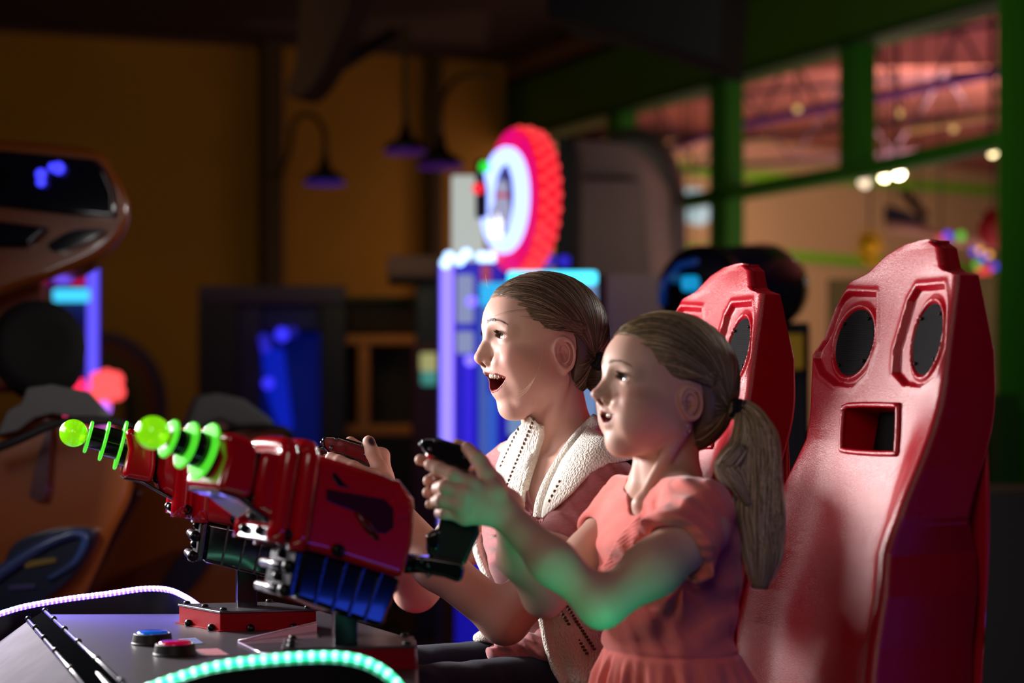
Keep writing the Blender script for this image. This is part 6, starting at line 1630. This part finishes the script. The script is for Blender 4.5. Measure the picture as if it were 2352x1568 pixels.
# bunched tail of the shirt over the lap
def tail(p):
    d = s_rc(p, P(1142, 1500, 2.96), P(1290, 1488, 2.99), .016, .036)
    d = smin(d, s_rc(p, P(1150, 1500, 3.10), P(1290, 1490, 3.12), .020, .034), .02)
    return d + wr(p, [((.3, .0, .95), .020, .0030, 1.5), ((.8, .3, .5), .027, .0025, 1.4)], 1.1)
V, Q = surf(tail, np.array([P(1100, 1450, 3).x, 2.86, P(1200, 1540, 3).z]), np.array([P(1340, 1450, 3.1).x, 3.2, P(1200, 1400, 3).z]), .0022)
mesh_obj('shirt_tail', V, Q, MAUVE, teen, smooth=True)
# --- white knitted vest
def vest_base(p): return smin(mauve_s(p), ttr(p) - .012, .01)
def mauve_s(p):
    d = ttr(p) - .010
    d = smin(d, s_rc(p, P(1300, 1045, 3.11), P(1372, 1098, 2.985), .044, .054), .02)
    d = smin(d, s_rc(p, P(1280, 1045, 3.12), P(1178, 1074, 3.25), .042, .050), .02)
    d = smin(d, s_rc(p, HT.w(-.022, 0, -.05), P(1290, 1040, 3.12), .052, .060), .025)
    d = smin(d, s_rc(p, P(1380, 1114, 2.945), P(1345, 1180, 2.925), .057, .055), .02)
    return d
near_poly = [(1372, 945), (1395, 930), (1450, 1000), (1475, 1050), (1440, 1058), (1400, 1066), (1372, 1078), (1345, 1100), (1318, 1130), (1285, 1160), (1245, 1192), (1240, 1190), (1246, 1150), (1262, 1112), (1290, 1055), (1335, 995)]
far_poly = [(1216, 955), (1232, 968), (1248, 985), (1236, 1030), (1222, 1062), (1206, 1110), (1196, 1168), (1184, 1160), (1160, 1125), (1141, 1100), (1139, 1070), (1150, 1040), (1172, 1000)]
def vest(p):
    d = mauve_s(p); sh = np.abs(d - .004) - .0050
    a = pixpoly(p, near_poly, 3.0); b = pixpoly(p, far_poly, 3.15)
    reg = np.minimum(a, b)
    back = np.maximum(ctr_back(p), p[:, 2] - float(P(1300, 1010, 3.1).z)); 
    reg = np.minimum(reg, back)
    x, y = pix(p)
    holes = np.zeros(len(p), np.float32)
    return smax(sh, reg, .004)
def ctr_back(p):
    c = A(P(1290, 1200, 3.11)); return -((p - c) @ A(-FW)) + .035     # the back half of the trunk
lo = np.array([P(1080, 1000, 3.2).x, 2.82, .78]); hi = np.array([P(1520, 1100, 3.1).x, 3.40, P(1300, 915, 3.05).z])
V, Q = surf(vest, lo, hi, .0021)
vst = mesh_obj('knitted_vest', V, Q, KNIT, teen, smooth=True)
# rolled collar bands and hanging fronts
def on_f(f, px, py, d0, it=24):
    """march along the sight line until the surface"""
    r = ray(px, py); t = d0 - .25
    for _ in range(it * 3):
        q = Vector((r.x * t, t, CAMH + r.z * t)); s_ = float(f(A([q]))[0])
        if s_ < 5e-4: break
        t += max(s_ * .8, 4e-4)
        if t > d0 + .3: t = d0; break
    return Vector((r.x * t, t, CAMH + r.z * t))
def band(pts, r, nm, m, flat=.55, n=12, f=None, d0=3.05, lift=.006, parent=None):
    pl = [on_f(f, x, y, d0) if f else v for (x, y), v in [(q, None) for q in pts]] if f else pts
    pl = spline(pl, 8); mb = MB(); mb.tube(pl, r, n); return mb.build(nm, m, parent, smooth=True)
band([(1372, 962), (1345, 988), (1316, 1022), (1288, 1064), (1262, 1110), (1246, 1152), (1240, 1188)], [.011] * 49, 'collar_band', KNITB, f=mauve_s, parent=vst)
band([(1236, 975), (1238, 1000), (1228, 1035), (1214, 1075), (1201, 1120), (1192, 1165)], [.0095] * 41, 'collar_band', KNITB, f=mauve_s, d0=3.15, parent=vst)
# eyelet rows: dark beads that paint the shade inside the knit's openings
mb = MB()
for (a, b, n) in (((1226, 962), (1165, 1112), 17), ((1190, 985), (1150, 1070), 10), ((1285, 1106), (1262, 1150), 5)):
    for i in range(n):
        t = i / (n - 1); px, py = a[0] + (b[0] - a[0]) * t, a[1] + (b[1] - a[1]) * t
        q = on_f(lambda p: mauve_s(p) - .0088, px, py, 3.1); mb.ball(q, .0021, 8, rad=(1, 1, 1.3))
mb.build('eyelet_shade_dots', mat('eyelet_shade', (96, 74, 58), .95), vst, smooth=True)
# hanging fronts of the vest
def panel(cols, nm, m, th, parent, sub=2):
    """cols: rows of points; a thick curved sheet"""
    rows = [[Vector(p) for p in r] for r in cols]; rows = [spline(r, 5) for r in rows]
    colz = [spline([rows[j][i] for j in range(len(rows))], 5) for i in range(len(rows[0]))]
    nu, nv = len(colz), len(colz[0]); vs = [colz[i][j] for i in range(nu) for j in range(nv)]
    fs = [(i * nv + j, (i + 1) * nv + j, (i + 1) * nv + j + 1, i * nv + j + 1) for i in range(nu - 1) for j in range(nv - 1)]
    return mesh_obj(nm, vs, fs, m, parent, smooth=True, solid=th)
pn = panel([[P(1225, 1372, 2.97), P(1280, 1375, 2.955), P(1350, 1380, 2.97), P(1400, 1400, 3.0)],
            [P(1248, 1420, 2.955), P(1300, 1425, 2.94), P(1360, 1430, 2.96), P(1410, 1440, 3.0)],
            [P(1262, 1490, 2.945), P(1315, 1490, 2.93), P(1375, 1490, 2.95), P(1420, 1490, 3.0)],
            [P(1300, 1580, 2.945), P(1350, 1580, 2.93), P(1390, 1580, 2.96), P(1440, 1580, 3.0)]], 'vest_front', KNIT, .006, vst)
mb = MB(); mb.tube(spline([P(1232, 1372, 2.965), P(1250, 1420, 2.95), P(1263, 1480, 2.942), P(1282, 1540, 2.94), P(1305, 1600, 2.94)], 8), .0095, 12); mb.build('rolled_edge', KNITB, vst, smooth=True)
mb = MB()
for (a, b, n) in (((1283, 1395), (1348, 1500), 15), ((1302, 1392), (1365, 1490), 15)):
    for i in range(n):
        t = i / (n - 1); px, py = a[0] + (b[0] - a[0]) * t, a[1] + (b[1] - a[1]) * t
        r = ray(px, py); mb.ball(P(px, py, 2.94 + .012 * (1 - abs(t - .5) * 2) - .013), .0028, 8, rad=(1.1, 1, .8))
mb.build('eyelet_shade_dots', mat('eyelet_shade', (96, 74, 58), .95), pn, smooth=True)  # dark beads, shade of the eyelet holes put in as colour
panel([[P(1080, 1215, 3.19), P(1096, 1222, 3.18), P(1112, 1230, 3.2)], [P(1090, 1262, 3.18), P(1102, 1268, 3.165), P(1125, 1275, 3.19)], [P(1112, 1315, 3.17), P(1126, 1322, 3.155), P(1145, 1325, 3.18)],
       [P(1145, 1345, 3.17), P(1152, 1352, 3.16), P(1168, 1352, 3.18)]], 'vest_front', KNIT, .008, vst)
mb = MB(); mb.tube(spline([P(1096, 1466, 3.12), P(1118, 1458, 3.10), P(1150, 1462, 3.10)], 6), [.008 + .006 * (i / 12) for i in range(13)], 12); mb.build('rolled_edge', KNITB, vst, smooth=True)
# jeans
hp = Vector(P(1330, 1545, 3.13)); hp.z = .66
def jeans(p):
    d = None
    for a, b, c in ((P(1320, 1602, 3.05), P(930, 1618, 2.78), P(900, 1900, 2.70)), (P(1300, 1562, 3.22), P(900, 1566, 3.02), P(870, 1850, 2.95))):
        c = Vector(c); c.z = .10
        e = smin(s_rc(p, a, b, .074, .052), s_rc(p, b, c, .052, .040), .02); d = e if d is None else smin(d, e, .004)
    d = smin(d, s_rc(p, P(1325, 1570, 3.05), P(1315, 1545, 3.20), .085, .085), .03)
    return d + wr(p, [((.9, .3, .2), .060, .0012, 1.5), ((.5, .1, .9), .09, .0015, 1.0)], 2.0)
V, Q = surf(jeans, np.array([-.30, 2.60, .05]), np.array([.24, 3.34, .86]), .004)
mesh_obj('jeans', V, Q, DENIM, teen, smooth=True)
for a in (P(900, 1900, 2.70), P(870, 1850, 2.95)):
    a = Vector(a); mb = MB(); c = Vector((a.x, a.y, .045)); mb.ball(c + FW * .05, 1, 16, (FW, SD, UP), (.12, .045, .045)); mb.build('shoe', mat('canvas_shoe', (60, 60, 70), .7), teen, smooth=True)
